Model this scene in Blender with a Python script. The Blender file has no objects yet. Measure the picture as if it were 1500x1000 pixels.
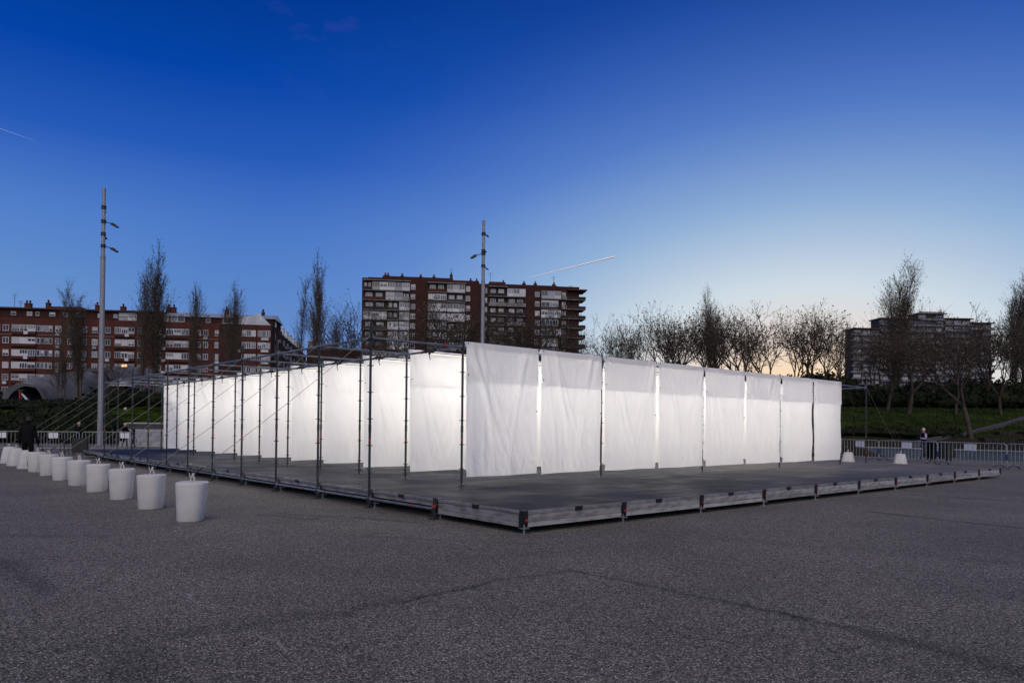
import bpy, math, random
import numpy as np
from mathutils import Vector, Matrix, noise

sc = bpy.context.scene
COL = sc.collection
R = math.radians

# ------------------------------------------------------------------ camera
CAM_H = 1.5244
cam_d = bpy.data.cameras.new('camera')
cam_d.sensor_width = 36.0
cam_d.sensor_fit = 'HORIZONTAL'
cam_d.lens = 1065.4 / 1500 * 36.0
cam_d.shift_y = 114.98 / 1500
cam_d.clip_end = 9000
cam = bpy.data.objects.new('camera', cam_d)
COL.objects.link(cam)
cam.matrix_world = (Matrix.Translation((0, 0, CAM_H)) @ Matrix.Rotation(R(90) + 0.0108, 4, 'X')
                    @ Matrix.Rotation(0.010, 4, 'Z'))
sc.camera = cam

# ------------------------------------------------------------------ sky (dusk), sun, exposure
def newmat_tree(nt):
    nt.nodes.clear()
    return nt.nodes, nt.links

world = bpy.data.worlds.new('World')
sc.world = world
world.use_nodes = True
wn, wl = newmat_tree(world.node_tree)

def ramp(nodes, stops, interp='LINEAR'):
    n = nodes.new('ShaderNodeValToRGB')
    cr = n.color_ramp
    cr.interpolation = interp
    while len(cr.elements) < len(stops):
        cr.elements.new(0.5)
    for e, (p, c) in zip(cr.elements, stops):
        e.position = p
        e.color = (*c, 1) if len(c) == 3 else c
    return n

def lin(r, g, b):
    f = lambda v: (v / 255 / 12.92) if v / 255 <= 0.04045 else ((v / 255 + 0.055) / 1.055) ** 2.4
    return (f(r), f(g), f(b))

SKY_ON = 1.0
tc = wn.new('ShaderNodeTexCoord')
sep = wn.new('ShaderNodeSeparateXYZ')
wl.new(tc.outputs['Generated'], sep.inputs[0])
zmax = wn.new('ShaderNodeMath'); zmax.operation = 'MAXIMUM'; zmax.inputs[1].default_value = 0.0
wl.new(sep.outputs['Z'], zmax.inputs[0])
base = ramp(wn, [(0.0, lin(196, 176, 190)), (0.045, lin(168, 172, 200)), (0.10, lin(116, 150, 204)),
                 (0.17, lin(98, 142, 203)), (0.25, lin(78, 124, 200)), (0.33, lin(38, 90, 184)), (0.41, lin(4, 68, 166)),
                 (0.50, lin(0, 54, 142)), (1.0, lin(0, 42, 118))])
wl.new(zmax.outputs[0], base.inputs[0])
# glow round the point where the sun went down, a flat ellipse on the horizon
GAZ, GEL = 21.5, 0.5
gdir = Vector((math.sin(R(GAZ)), math.cos(R(GAZ)), math.tan(R(GEL)))).normalized()
comb = wn.new('ShaderNodeCombineXYZ')
zs = wn.new('ShaderNodeMath'); zs.operation = 'MULTIPLY'; zs.inputs[1].default_value = 1.72
wl.new(sep.outputs['Z'], zs.inputs[0])
wl.new(sep.outputs['X'], comb.inputs[0]); wl.new(sep.outputs['Y'], comb.inputs[1]); wl.new(zs.outputs[0], comb.inputs[2])
nrm = wn.new('ShaderNodeVectorMath'); nrm.operation = 'NORMALIZE'
wl.new(comb.outputs[0], nrm.inputs[0])
dt = wn.new('ShaderNodeVectorMath'); dt.operation = 'DOT_PRODUCT'; dt.inputs[1].default_value = gdir
wl.new(nrm.outputs[0], dt.inputs[0])
ac = wn.new('ShaderNodeMath'); ac.operation = 'ARCCOSINE'
wl.new(dt.outputs['Value'], ac.inputs[0])
an = wn.new('ShaderNodeMath'); an.operation = 'DIVIDE'; an.inputs[1].default_value = R(60)
wl.new(ac.outputs[0], an.inputs[0])
gcol = ramp(wn, [(0.0, lin(255, 212, 146)), (0.10, lin(253, 221, 180)), (0.18, lin(236, 220, 210)), (0.28, lin(208, 220, 229)),
                 (0.44, lin(150, 182, 217)), (0.58, lin(104, 143, 208)), (0.78, lin(46, 98, 188)), (1.0, lin(20, 78, 176))])
gamt = ramp(wn, [(0.0, (1, 1, 1)), (0.30, (1, 1, 1)), (0.42, (.86,) * 3), (0.56, (.64,) * 3), (0.75, (.26,) * 3), (0.9, (.05,) * 3), (1.0, (0, 0, 0))])
wl.new(an.outputs[0], gcol.inputs[0]); wl.new(an.outputs[0], gamt.inputs[0])
mixg = wn.new('ShaderNodeMix'); mixg.data_type = 'RGBA'
wl.new(gamt.outputs[0], mixg.inputs[0]); wl.new(base.outputs[0], mixg.inputs[6]); wl.new(gcol.outputs[0], mixg.inputs[7])
# faint violet wisps high up
nz = wn.new('ShaderNodeTexNoise'); nz.inputs['Scale'].default_value = 9; nz.inputs['Detail'].default_value = 6
mp = wn.new('ShaderNodeMapping'); mp.inputs['Scale'].default_value = (1, 1, 2.2); mp.inputs['Location'].default_value = (0.3, 0.1, 0)
wl.new(tc.outputs['Generated'], mp.inputs[0]); wl.new(mp.outputs[0], nz.inputs['Vector'])
nzr = wn.new('ShaderNodeMapRange'); nzr.inputs[1].default_value = .5; nzr.inputs[2].default_value = .75; nzr.inputs[4].default_value = .33
wl.new(nz.outputs[0], nzr.inputs[0])
cld = wn.new('ShaderNodeVectorMath'); cld.operation = 'DISTANCE'; cld.inputs[1].default_value = (-.225, .845, .485)
wl.new(tc.outputs['Generated'], cld.inputs[0])
cldr = wn.new('ShaderNodeMapRange'); cldr.inputs[1].default_value = .02; cldr.inputs[2].default_value = .11; cldr.inputs[3].default_value = 1; cldr.inputs[4].default_value = 0
wl.new(cld.outputs['Value'], cldr.inputs[0])
cm = wn.new('ShaderNodeMath'); cm.operation = 'MULTIPLY'
wl.new(nzr.outputs[0], cm.inputs[0]); wl.new(cldr.outputs[0], cm.inputs[1])
mixc = wn.new('ShaderNodeMix'); mixc.data_type = 'RGBA'; mixc.inputs[7].default_value = (*lin(110, 90, 190), 1)
wl.new(cm.outputs[0], mixc.inputs[0]); wl.new(mixg.outputs[2], mixc.inputs[6])
bg = wn.new('ShaderNodeBackground'); bg.inputs[1].default_value = SKY_ON
wl.new(mixc.outputs[2], bg.inputs[0])
wo = wn.new('ShaderNodeOutputWorld'); wl.new(bg.outputs[0], wo.inputs[0])

sun_d = bpy.data.lights.new('dusk_light', 'SUN')
sun_d.energy = 2.4
sun_d.angle = R(70)
sun_d.color = (1.0, 0.86, 0.70)
sun = bpy.data.objects.new('dusk_light', sun_d); COL.objects.link(sun)
sun.rotation_euler = (R(47), 0, R(2))

vs = sc.view_settings
sc.display_settings.display_device = 'sRGB'
vs.view_transform = 'Standard'; vs.look = 'None'; vs.gamma = 1.0; vs.exposure = 0.0
vs.use_curve_mapping = False
sc.cycles.max_bounces = 6
sc.cycles.diffuse_bounces = 3
sc.cycles.use_denoising = True

BATTEN_W = 142.0

# ------------------------------------------------------------------ materials
def mat(name, col, rough=0.7, metal=0.0, var=0.0, scale=6.0, bump=0.0, bscale=40.0, spec=0.3, coat=0, rnd=0.0, emit=None, stretch=None, col2=None, thr=(.35,.65)):
    m = bpy.data.materials.new(name); m.use_nodes = True
    N, L = newmat_tree(m.node_tree)
    out = N.new('ShaderNodeOutputMaterial'); b = N.new('ShaderNodeBsdfPrincipled')
    L.new(b.outputs[0], out.inputs[0])
    b.inputs['Base Color'].default_value = (*col, 1)
    b.inputs['Roughness'].default_value = rough
    b.inputs['Metallic'].default_value = metal
    b.inputs['Specular IOR Level'].default_value = spec
    tcn = N.new('ShaderNodeTexCoord'); vec = tcn.outputs['Object']
    if stretch:
        mpn = N.new('ShaderNodeMapping'); mpn.inputs['Scale'].default_value = stretch
        L.new(vec, mpn.inputs[0]); vec = mpn.outputs[0]
    last = None
    if var or col2:
        n = N.new('ShaderNodeTexNoise'); n.inputs['Scale'].default_value = scale; n.inputs['Detail'].default_value = 6
        L.new(vec, n.inputs['Vector'])
        mr = N.new('ShaderNodeMapRange'); mr.inputs[1].default_value = thr[0]; mr.inputs[2].default_value = thr[1]
        L.new(n.outputs[0], mr.inputs[0])
        mx = N.new('ShaderNodeMix'); mx.data_type = 'RGBA'
        L.new(mr.outputs[0], mx.inputs[0])
        mx.inputs[6].default_value = (*col, 1)
        c2 = col2 if col2 else tuple(c * (1 - var) for c in col)
        mx.inputs[7].default_value = (*c2, 1)
        last = mx.outputs[2]
    if rnd:
        oi = N.new('ShaderNodeObjectInfo')
        mr2 = N.new('ShaderNodeMapRange'); mr2.inputs[3].default_value = 1 - rnd; mr2.inputs[4].default_value = 1 + rnd
        L.new(oi.outputs['Random'], mr2.inputs[0])
        vm = N.new('ShaderNodeVectorMath'); vm.operation = 'SCALE'
        if last: L.new(last, vm.inputs[0])
        else: vm.inputs[0].default_value = col
        L.new(mr2.outputs[0], vm.inputs['Scale'])
        last = vm.outputs[0]
    if last: L.new(last, b.inputs['Base Color'])
    if bump:
        n2 = N.new('ShaderNodeTexNoise'); n2.inputs['Scale'].default_value = bscale; n2.inputs['Detail'].default_value = 4
        L.new(vec, n2.inputs['Vector'])
        bp = N.new('ShaderNodeBump'); bp.inputs['Strength'].default_value = bump; bp.inputs['Distance'].default_value = 0.02
        L.new(n2.outputs[0], bp.inputs['Height']); L.new(bp.outputs[0], b.inputs['Normal'])
    if emit:
        b.inputs['Emission Color'].default_value = (*emit[0], 1); b.inputs['Emission Strength'].default_value = emit[1]
    return m

M = {}
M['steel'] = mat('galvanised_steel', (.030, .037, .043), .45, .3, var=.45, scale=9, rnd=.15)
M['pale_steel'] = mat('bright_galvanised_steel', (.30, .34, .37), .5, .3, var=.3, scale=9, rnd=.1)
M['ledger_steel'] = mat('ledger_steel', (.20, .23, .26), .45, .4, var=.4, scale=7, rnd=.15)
M['dark_steel'] = mat('dark_steel', (.035, .04, .045), .5, .5, var=.4)
M['black'] = mat('black_plastic', (.012, .012, .014), .5)
M['red'] = mat('red_tag', (.38, .02, .012), .5)
M['skirt'] = mat('scuffed_grey_board', (.27, .27, .275), .6, 0, col2=(.12, .12, .125), scale=3.2, stretch=(1, 1, 4), bump=.25, rnd=.3, thr=(.45, .7))
M['edge'] = mat('edge_rail', (.24, .24, .25), .5, .3, var=.4, scale=5)
M['concrete'] = mat('painted_concrete', (.43, .44, .455), .8, 0, col2=(.38, .385, .395), scale=5, bump=.22, bscale=30, rnd=.05, thr=(.45, .75))
M['rope'] = mat('white_strap', (.42, .42, .40), .8)
M['wire'] = mat('thin_wire', (.20, .21, .18), .7)
M['paper'] = mat('white_paper', (.55, .57, .62), .7)
M['post'] = mat('grey_painted_post', (.22, .23, .26), .5, .2, var=.15, scale=2)
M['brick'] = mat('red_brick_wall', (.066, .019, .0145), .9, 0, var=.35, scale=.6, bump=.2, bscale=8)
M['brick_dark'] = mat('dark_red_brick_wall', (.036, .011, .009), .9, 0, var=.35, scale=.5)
M['slab'] = mat('weathered_concrete_slab', (.20, .19, .19), .9, var=.4, scale=.8)
M['dark_wall'] = mat('dark_render_wall', (.030, .022, .022), .9, var=.4, scale=.5)
M['white_frame'] = mat('white_window_frame', (.34, .36, .40), .6, rnd=.35)
M['blind'] = mat('pale_blind', (.32, .32, .34), .8, rnd=.5)
M['awn'] = mat('dull_awning', (.16, .15, .14), .8, rnd=.5)
M['zinc'] = mat('zinc_roof', (.36, .40, .46), .4, .3, var=.3, scale=.5)
M['tile'] = mat('dark_roof_edge', (.05, .02, .018), .8)
M['grey_wall'] = mat('grey_facade', (.045, .045, .052), .8, var=.3, scale=.3)
M['grey_band'] = mat('grey_balcony_band', (.15, .15, .17), .8, var=.4, scale=.4)
M['bark'] = mat('dark_bark', (.055, .042, .034), .95, var=.4, scale=3)
M['bark_p'] = mat('poplar_bark', (.085, .070, .058), .95, var=.4, scale=3)
M['bud'] = mat('catkin_clumps', (.085, .065, .040), .9, var=.5, scale=5)
M['leaf'] = mat('dark_evergreen_leaf', (.016, .022, .010), .8, var=.6, scale=1.2, rnd=.2, spec=.1)
M['shell'] = mat('grey_shell_concrete', (.12, .125, .15), .8, var=.55, scale=.45, bump=.4, bscale=3)
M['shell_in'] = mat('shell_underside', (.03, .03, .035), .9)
M['stone'] = mat('pale_stone', (.30, .31, .34), .85, var=.35, scale=3, rnd=.2)
M['wallc'] = mat('smooth_blue_grey_wall', (.075, .105, .135), .7, var=.25, scale=1.5)
M['kerb'] = mat('kerb_concrete', (.055, .06, .068), .85, var=.3, scale=2)
M['skin'] = mat('skin', (.28, .16, .12), .6)
M['hair_w'] = mat('white_hair', (.40, .37, .33), .8)
M['hair_d'] = mat('dark_hair', (.03, .025, .02), .8)
M['cloth_d'] = mat('dark_clothing', (.005, .005, .007), .95, spec=.1)
M['cloth_b'] = mat('navy_clothing', (.02, .025, .05), .9)
M['cloth_l'] = mat('lilac_sleeve', (.26, .22, .38), .9)
M['cloth_g'] = mat('pale_top', (.25, .25, .27), .9)
M['contrail'] = mat('contrail_vapour', (.9, .9, .9), 1.0)
M['lens'] = mat('lit_lens', (.9, .9, .8), .4, emit=((1.0, .93, .78), 1.0))
M['winlit'] = mat('lit_window', (.8, .5, .2), .4, emit=((1.0, .55, .22), 1.1))
M['blue'] = mat('blue_band', (.015, .035, .13), .5)
M['puddle'] = mat('wet_patch', (.10, .11, .14), .12, spec=.6)

def glass_mat():
    m = bpy.data.materials.new('window_glass'); m.use_nodes = True
    N, L = newmat_tree(m.node_tree)
    out = N.new('ShaderNodeOutputMaterial'); b = N.new('ShaderNodeBsdfPrincipled')
    L.new(b.outputs[0], out.inputs[0])
    oi = N.new('ShaderNodeObjectInfo')
    r = ramp(N, [(0, (.012, .014, .02)), (.5, (.03, .035, .05)), (.8, (.10, .12, .16)), (1, (.2, .22, .28))])
    L.new(oi.outputs['Random'], r.inputs[0]); L.new(r.outputs[0], b.inputs['Base Color'])
    b.inputs['Roughness'].default_value = .15
    return m
M['glass'] = glass_mat()

def canvas_mat(name, fold):
    m = bpy.data.materials.new(name); m.use_nodes = True
    N, L = newmat_tree(m.node_tree)
    out = N.new('ShaderNodeOutputMaterial')
    d = N.new('ShaderNodeBsdfDiffuse'); t = N.new('ShaderNodeBsdfTranslucent'); mx = N.new('ShaderNodeMixShader')
    tcn = N.new('ShaderNodeTexCoord')
    n = N.new('ShaderNodeTexNoise'); n.inputs['Scale'].default_value = 1.3; n.inputs['Detail'].default_value = 5
    L.new(tcn.outputs['Object'], n.inputs['Vector'])
    r = ramp(N, [(.3, (.93, .93, .925)), (.7, (.88, .88, .875))])
    L.new(n.outputs[0], r.inputs[0])
    L.new(r.outputs[0], d.inputs[0]); L.new(r.outputs[0], t.inputs[0])
    n2 = N.new('ShaderNodeTexNoise'); n2.inputs['Scale'].default_value = 7; n2.inputs['Detail'].default_value = 5
    n2.inputs['Distortion'].default_value = 1.2
    mpn = N.new('ShaderNodeMapping'); mpn.inputs['Scale'].default_value = (1, 1, .45)
    L.new(tcn.outputs['Object'], mpn.inputs[0]); L.new(mpn.outputs[0], n2.inputs['Vector'])
    bp = N.new('ShaderNodeBump'); bp.inputs['Strength'].default_value = .4; bp.inputs['Distance'].default_value = .04
    L.new(n2.outputs[0], bp.inputs['Height'])
    L.new(bp.outputs[0], d.inputs['Normal']); L.new(bp.outputs[0], t.inputs['Normal'])
    mx.inputs[0].default_value = .57
    L.new(d.outputs[0], mx.inputs[1]); L.new(t.outputs[0], mx.inputs[2])
    L.new(mx.outputs[0], out.inputs[0])
    return m
M['canvas'] = canvas_mat('white_canvas', False)

def deck_mat():
    m = bpy.data.materials.new('worn_phenolic_deck'); m.use_nodes = True
    N, L = newmat_tree(m.node_tree)
    out = N.new('ShaderNodeOutputMaterial'); b = N.new('ShaderNodeBsdfPrincipled')
    L.new(b.outputs[0], out.inputs[0])
    g = N.new('ShaderNodeNewGeometry')
    mpn = N.new('ShaderNodeMapping'); mpn.vector_type = 'TEXTURE'
    mpn.inputs['Rotation'].default_value = (0, 0, 0.3)
    mpn.inputs['Scale'].default_value = (2.8, .35, 1)
    L.new(g.outputs['Position'], mpn.inputs[0])
    n = N.new('ShaderNodeTexNoise'); n.inputs['Scale'].default_value = 1.6; n.inputs['Detail'].default_value = 8; n.inputs['Roughness'].default_value = .62
    L.new(mpn.outputs[0], n.inputs['Vector'])
    n2 = N.new('ShaderNodeTexNoise'); n2.inputs['Scale'].default_value = 1.1; n2.inputs['Detail'].default_value = 7
    L.new(g.outputs['Position'], n2.inputs['Vector'])
    add = N.new('ShaderNodeMath'); add.operation = 'ADD'
    L.new(n.outputs[0], add.inputs[0]); L.new(n2.outputs[0], add.inputs[1])
    r = ramp(N, [(.38, (.005, .0065, .015)), (.49, (.009, .0115, .023)), (.56, (.016, .020, .034)), (.66, (.055, .060, .078))])
    hf = N.new('ShaderNodeMath'); hf.operation = 'MULTIPLY'; hf.inputs[1].default_value = .5
    L.new(add.outputs[0], hf.inputs[0]); L.new(hf.outputs[0], r.inputs[0])
    oi = N.new('ShaderNodeObjectInfo')
    mr = N.new('ShaderNodeMapRange'); mr.inputs[3].default_value = .72; mr.inputs[4].default_value = 1.3
    L.new(oi.outputs['Random'], mr.inputs[0])
    vm = N.new('ShaderNodeVectorMath'); vm.operation = 'SCALE'
    L.new(r.outputs[0], vm.inputs[0]); L.new(mr.outputs[0], vm.inputs['Scale'])
    # warm sunset sheen painted into the board colour towards the right end
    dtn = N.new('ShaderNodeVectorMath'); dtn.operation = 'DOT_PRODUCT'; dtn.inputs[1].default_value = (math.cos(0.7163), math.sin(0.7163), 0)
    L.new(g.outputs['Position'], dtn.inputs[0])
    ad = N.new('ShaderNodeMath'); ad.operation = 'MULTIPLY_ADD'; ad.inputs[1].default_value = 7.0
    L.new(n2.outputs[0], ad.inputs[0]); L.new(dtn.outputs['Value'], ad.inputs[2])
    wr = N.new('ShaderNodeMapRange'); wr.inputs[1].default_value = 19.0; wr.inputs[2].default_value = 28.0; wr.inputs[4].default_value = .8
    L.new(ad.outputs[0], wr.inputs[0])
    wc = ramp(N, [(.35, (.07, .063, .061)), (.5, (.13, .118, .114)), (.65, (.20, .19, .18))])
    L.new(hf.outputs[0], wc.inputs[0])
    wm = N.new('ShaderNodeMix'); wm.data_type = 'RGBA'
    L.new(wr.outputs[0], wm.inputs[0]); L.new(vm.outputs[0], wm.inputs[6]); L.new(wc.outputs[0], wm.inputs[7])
    L.new(wm.outputs[2], b.inputs['Base Color'])
    rr = N.new('ShaderNodeMapRange'); rr.inputs[1].default_value = .35; rr.inputs[2].default_value = .65; rr.inputs[3].default_value = .42; rr.inputs[4].default_value = .68
    L.new(n2.outputs[0], rr.inputs[0]); L.new(rr.outputs[0], b.inputs['Roughness'])
    b.inputs['Specular IOR Level'].default_value = .07
    bp = N.new('ShaderNodeBump'); bp.inputs['Strength'].default_value = .15; bp.inputs['Distance'].default_value = .01
    L.new(n.outputs[0], bp.inputs['Height']); L.new(bp.outputs[0], b.inputs['Normal'])
    return m
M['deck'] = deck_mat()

def asphalt_mat():
    m = bpy.data.materials.new('coarse_asphalt'); m.use_nodes = True
    N, L = newmat_tree(m.node_tree)
    out = N.new('ShaderNodeOutputMaterial'); b = N.new('ShaderNodeBsdfPrincipled')
    L.new(b.outputs[0], out.inputs[0])
    b.inputs['Roughness'].default_value = .85; b.inputs['Specular IOR Level'].default_value = .25
    g = N.new('ShaderNodeNewGeometry'); P = g.outputs['Position']
    def math1(op, a, bb=None, clamp=False):
        n = N.new('ShaderNodeMath'); n.operation = op; n.use_clamp = clamp
        for i, v in enumerate((a, bb)):
            if v is None: continue
            if isinstance(v, (int, float)): n.inputs[i].default_value = v
            else: L.new(v, n.inputs[i])
        return n.outputs[0]
    def vec(op, a, bb=None, out_='Vector', sc_=None):
        n = N.new('ShaderNodeVectorMath'); n.operation = op
        L.new(a, n.inputs[0])
        if bb is not None:
            if isinstance(bb, tuple): n.inputs[1].default_value = bb
            else: L.new(bb, n.inputs[1])
        if sc_ is not None: L.new(sc_, n.inputs['Scale'])
        return n.outputs[out_]
    # stones
    vo = N.new('ShaderNodeTexVoronoi'); vo.inputs['Scale'].default_value = 92
    L.new(P, vo.inputs['Vector'])
    sepc = N.new('ShaderNodeSeparateColor'); L.new(vo.outputs['Color'], sepc.inputs[0])
    st = ramp(N, [(0, (.026, .024, .021)), (.33, (.092, .087, .079)), (.75, (.220, .208, .191)), (.94, (.36, .343, .32)), (1, (.60, .58, .54))])
    L.new(sepc.outputs[0], st.inputs[0])
    # dark joints between stones
    jd = N.new('ShaderNodeMapRange'); jd.inputs[1].default_value = .25; jd.inputs[2].default_value = .75; jd.inputs[3].default_value = 1.0; jd.inputs[4].default_value = .35
    L.new(vo.outputs['Distance'], jd.inputs[0])
    # broad mottling
    n1 = N.new('ShaderNodeTexNoise'); n1.inputs['Scale'].default_value = .35; n1.inputs['Detail'].default_value = 8; n1.inputs['Roughness'].default_value = .6
    L.new(P, n1.inputs['Vector'])
    m1 = N.new('ShaderNodeMapRange'); m1.inputs[1].default_value = .3; m1.inputs[2].default_value = .7; m1.inputs[3].default_value = .78; m1.inputs[4].default_value = 1.22
    L.new(n1.outputs[0], m1.inputs[0])
    n4 = N.new('ShaderNodeTexNoise'); n4.inputs['Scale'].default_value = 14; n4.inputs['Detail'].default_value = 5; n4.inputs['Roughness'].default_value = .7
    L.new(P, n4.inputs['Vector'])
    m4 = N.new('ShaderNodeMapRange'); m4.inputs[1].default_value = .3; m4.inputs[2].default_value = .7; m4.inputs[3].default_value = .8; m4.inputs[4].default_value = 1.2
    L.new(n4.outputs[0], m4.inputs[0])
    fac = math1('MULTIPLY', math1('MULTIPLY', m1.outputs[0], m4.outputs[0]), jd.outputs[0])
    # warped position for seams and stains
    nw = N.new('ShaderNodeTexNoise'); nw.inputs['Scale'].default_value = 4.0; nw.inputs['Detail'].default_value = 5
    L.new(P, nw.inputs['Vector'])
    off = vec('SUBTRACT', nw.outputs['Color'], (.5, .5, .5))
    ns = N.new('ShaderNodeVectorMath'); ns.operation = 'SCALE'; ns.inputs['Scale'].default_value = .30
    L.new(off, ns.inputs[0])
    flat = vec('MULTIPLY', vec('ADD', P, ns.outputs[0]), (1, 1, 0))
    def seg(a, c, w, strength):
        a = Vector((a[0], a[1], 0)); c = Vector((c[0], c[1], 0)); d = c - a
        pa = vec('SUBTRACT', flat, tuple(a))
        t = math1('MULTIPLY', vec('DOT_PRODUCT', pa, tuple(d), 'Value'), 1 / d.length_squared, True)
        n = N.new('ShaderNodeVectorMath'); n.operation = 'SCALE'; n.inputs[0].default_value = d
        L.new(t, n.inputs['Scale'])
        dist = vec('LENGTH', vec('SUBTRACT', pa, n.outputs[0]), None, 'Value')
        mr = N.new('ShaderNodeMapRange'); mr.interpolation_type = 'SMOOTHSTEP'
        mr.inputs[1].default_value = 0; mr.inputs[2].default_value = w; mr.inputs[3].default_value = strength; mr.inputs[4].default_value = 0
        L.new(dist, mr.inputs[0])
        return mr.outputs[0]
    segs = [((2.0, 9.8), (-.5, 8.6), .5, .14), ((-3.2, 8.2), (-1.2, 7.6), .8, .16), ((4.2, 7.0), (6.5, 6.4), .7, .16), ((-2.2, 10.2), (.3, 9.6), .12, .22), ((-.05, 7.35), (.68, 7.84), .03, .6), ((-1.0, 6.3), (-.05, 7.35), .04, .75), ((.68, 7.84), (1.9, 6.5), .035, .65), ((1.9, 6.5), (2.64, 5.61), .04, .75),
            ((-.05, 7.35), (.68, 7.84), .14, .25), ((-1.47, 5.9), (-.05, 7.35), .13, .30), ((-2.9, 5.0), (-1.47, 5.9), .25, .22),
            ((.68, 7.84), (1.9, 6.5), .10, .30), ((1.9, 6.5), (2.64, 5.61), .11, .45), ((2.64, 5.61), (3.4, 4.5), .22, .4),
            ((6.84, 13.87), (7.51, 12.69), .16, .55), ((7.51, 12.69), (8.5, 11.3), .16, .55), ((9.6, 17.9), (11.9, 15.6), .16, .35),
            ((-5.67, 8.1), (-4.2, 6.6), .22, .35), ((-4.25, 12.5), (-3.1, 12.35), .2, .3), ((-4.3, 12.4), (-3.3, 11.95), .08, .65), ((-4.2, 12.45), (-3.9, 12.95), .06, .5),
            ((-3.3, 11.95), (-2.9, 12.4), .08, .65), ((-2.6, 12.2), (-1.5, 11.6), .15, .45), ((-2.5, 4.8), (-2.0, 4.0), .35, .3),
            ((3.1, 10.2), (6.2, 8.4), .35, .15), ((-8.5, 9.8), (-5.5, 9.9), .25, .2)]
    tot = None
    for s in segs:
        o = seg(*s)
        tot = o if tot is None else math1('MAXIMUM', tot, o)
    keep = math1('SUBTRACT', 1.0, tot)
    fac = math1('MULTIPLY', fac, keep)
    vm = N.new('ShaderNodeVectorMath'); vm.operation = 'SCALE'
    L.new(st.outputs[0], vm.inputs[0]); L.new(fac, vm.inputs['Scale'])
    # chalk scratches
    sc1 = seg((-2.92, 6.56), (-2.46, 6.01), .022, .7); sc2 = seg((-1.84, 5.34), (-1.51, 4.99), .022, .8)
    scr = math1('MAXIMUM', sc1, sc2)
    mx = N.new('ShaderNodeMix'); mx.data_type = 'RGBA'; mx.inputs[7].default_value = (.30, .30, .31, 1)
    L.new(math1('MULTIPLY', scr, .55), mx.inputs[0]); L.new(vm.outputs[0], mx.inputs[6])
    L.new(mx.outputs[2], b.inputs['Base Color'])
    bp = N.new('ShaderNodeBump'); bp.inputs['Strength'].default_value = .8; bp.inputs['Distance'].default_value = .006; bp.invert = True
    L.new(vo.outputs['Distance'], bp.inputs['Height']); L.new(bp.outputs[0], b.inputs['Normal'])
    return m
M['asphalt'] = asphalt_mat()

def grass_mat():
    m = bpy.data.materials.new('dusk_grass_bank'); m.use_nodes = True
    N, L = newmat_tree(m.node_tree)
    out = N.new('ShaderNodeOutputMaterial'); b = N.new('ShaderNodeBsdfPrincipled')
    L.new(b.outputs[0], out.inputs[0]); b.inputs['Roughness'].default_value = 1; b.inputs['Specular IOR Level'].default_value = 0
    g = N.new('ShaderNodeNewGeometry')
    n = N.new('ShaderNodeTexNoise'); n.inputs['Scale'].default_value = .8; n.inputs['Detail'].default_value = 8
    L.new(g.outputs['Position'], n.inputs['Vector'])
    r = ramp(N, [(.38, (.005, .009, .002)), (.5, (.017, .029, .005)), (.62, (.036, .058, .010))])
    L.new(n.outputs[0], r.inputs[0])
    # bare earth low on the bank
    sx = N.new('ShaderNodeSeparateXYZ'); L.new(g.outputs['Position'], sx.inputs[0])
    ad = N.new('ShaderNodeMath'); ad.operation = 'MULTIPLY_ADD'; ad.inputs[1].default_value = 1.6
    L.new(n.outputs[0], ad.inputs[0]); L.new(sx.outputs['Z'], ad.inputs[2])
    mr = N.new('ShaderNodeMapRange'); mr.inputs[1].default_value = 1.9; mr.inputs[2].default_value = 2.7
    L.new(ad.outputs[0], mr.inputs[0])
    mx = N.new('ShaderNodeMix'); mx.data_type = 'RGBA'; mx.inputs[6].default_value = (.022, .020, .014, 1)
    L.new(mr.outputs[0], mx.inputs[0]); L.new(r.outputs[0], mx.inputs[7])
    L.new(mx.outputs[2], b.inputs['Base Color'])
    return m
M['grass'] = grass_mat()

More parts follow.
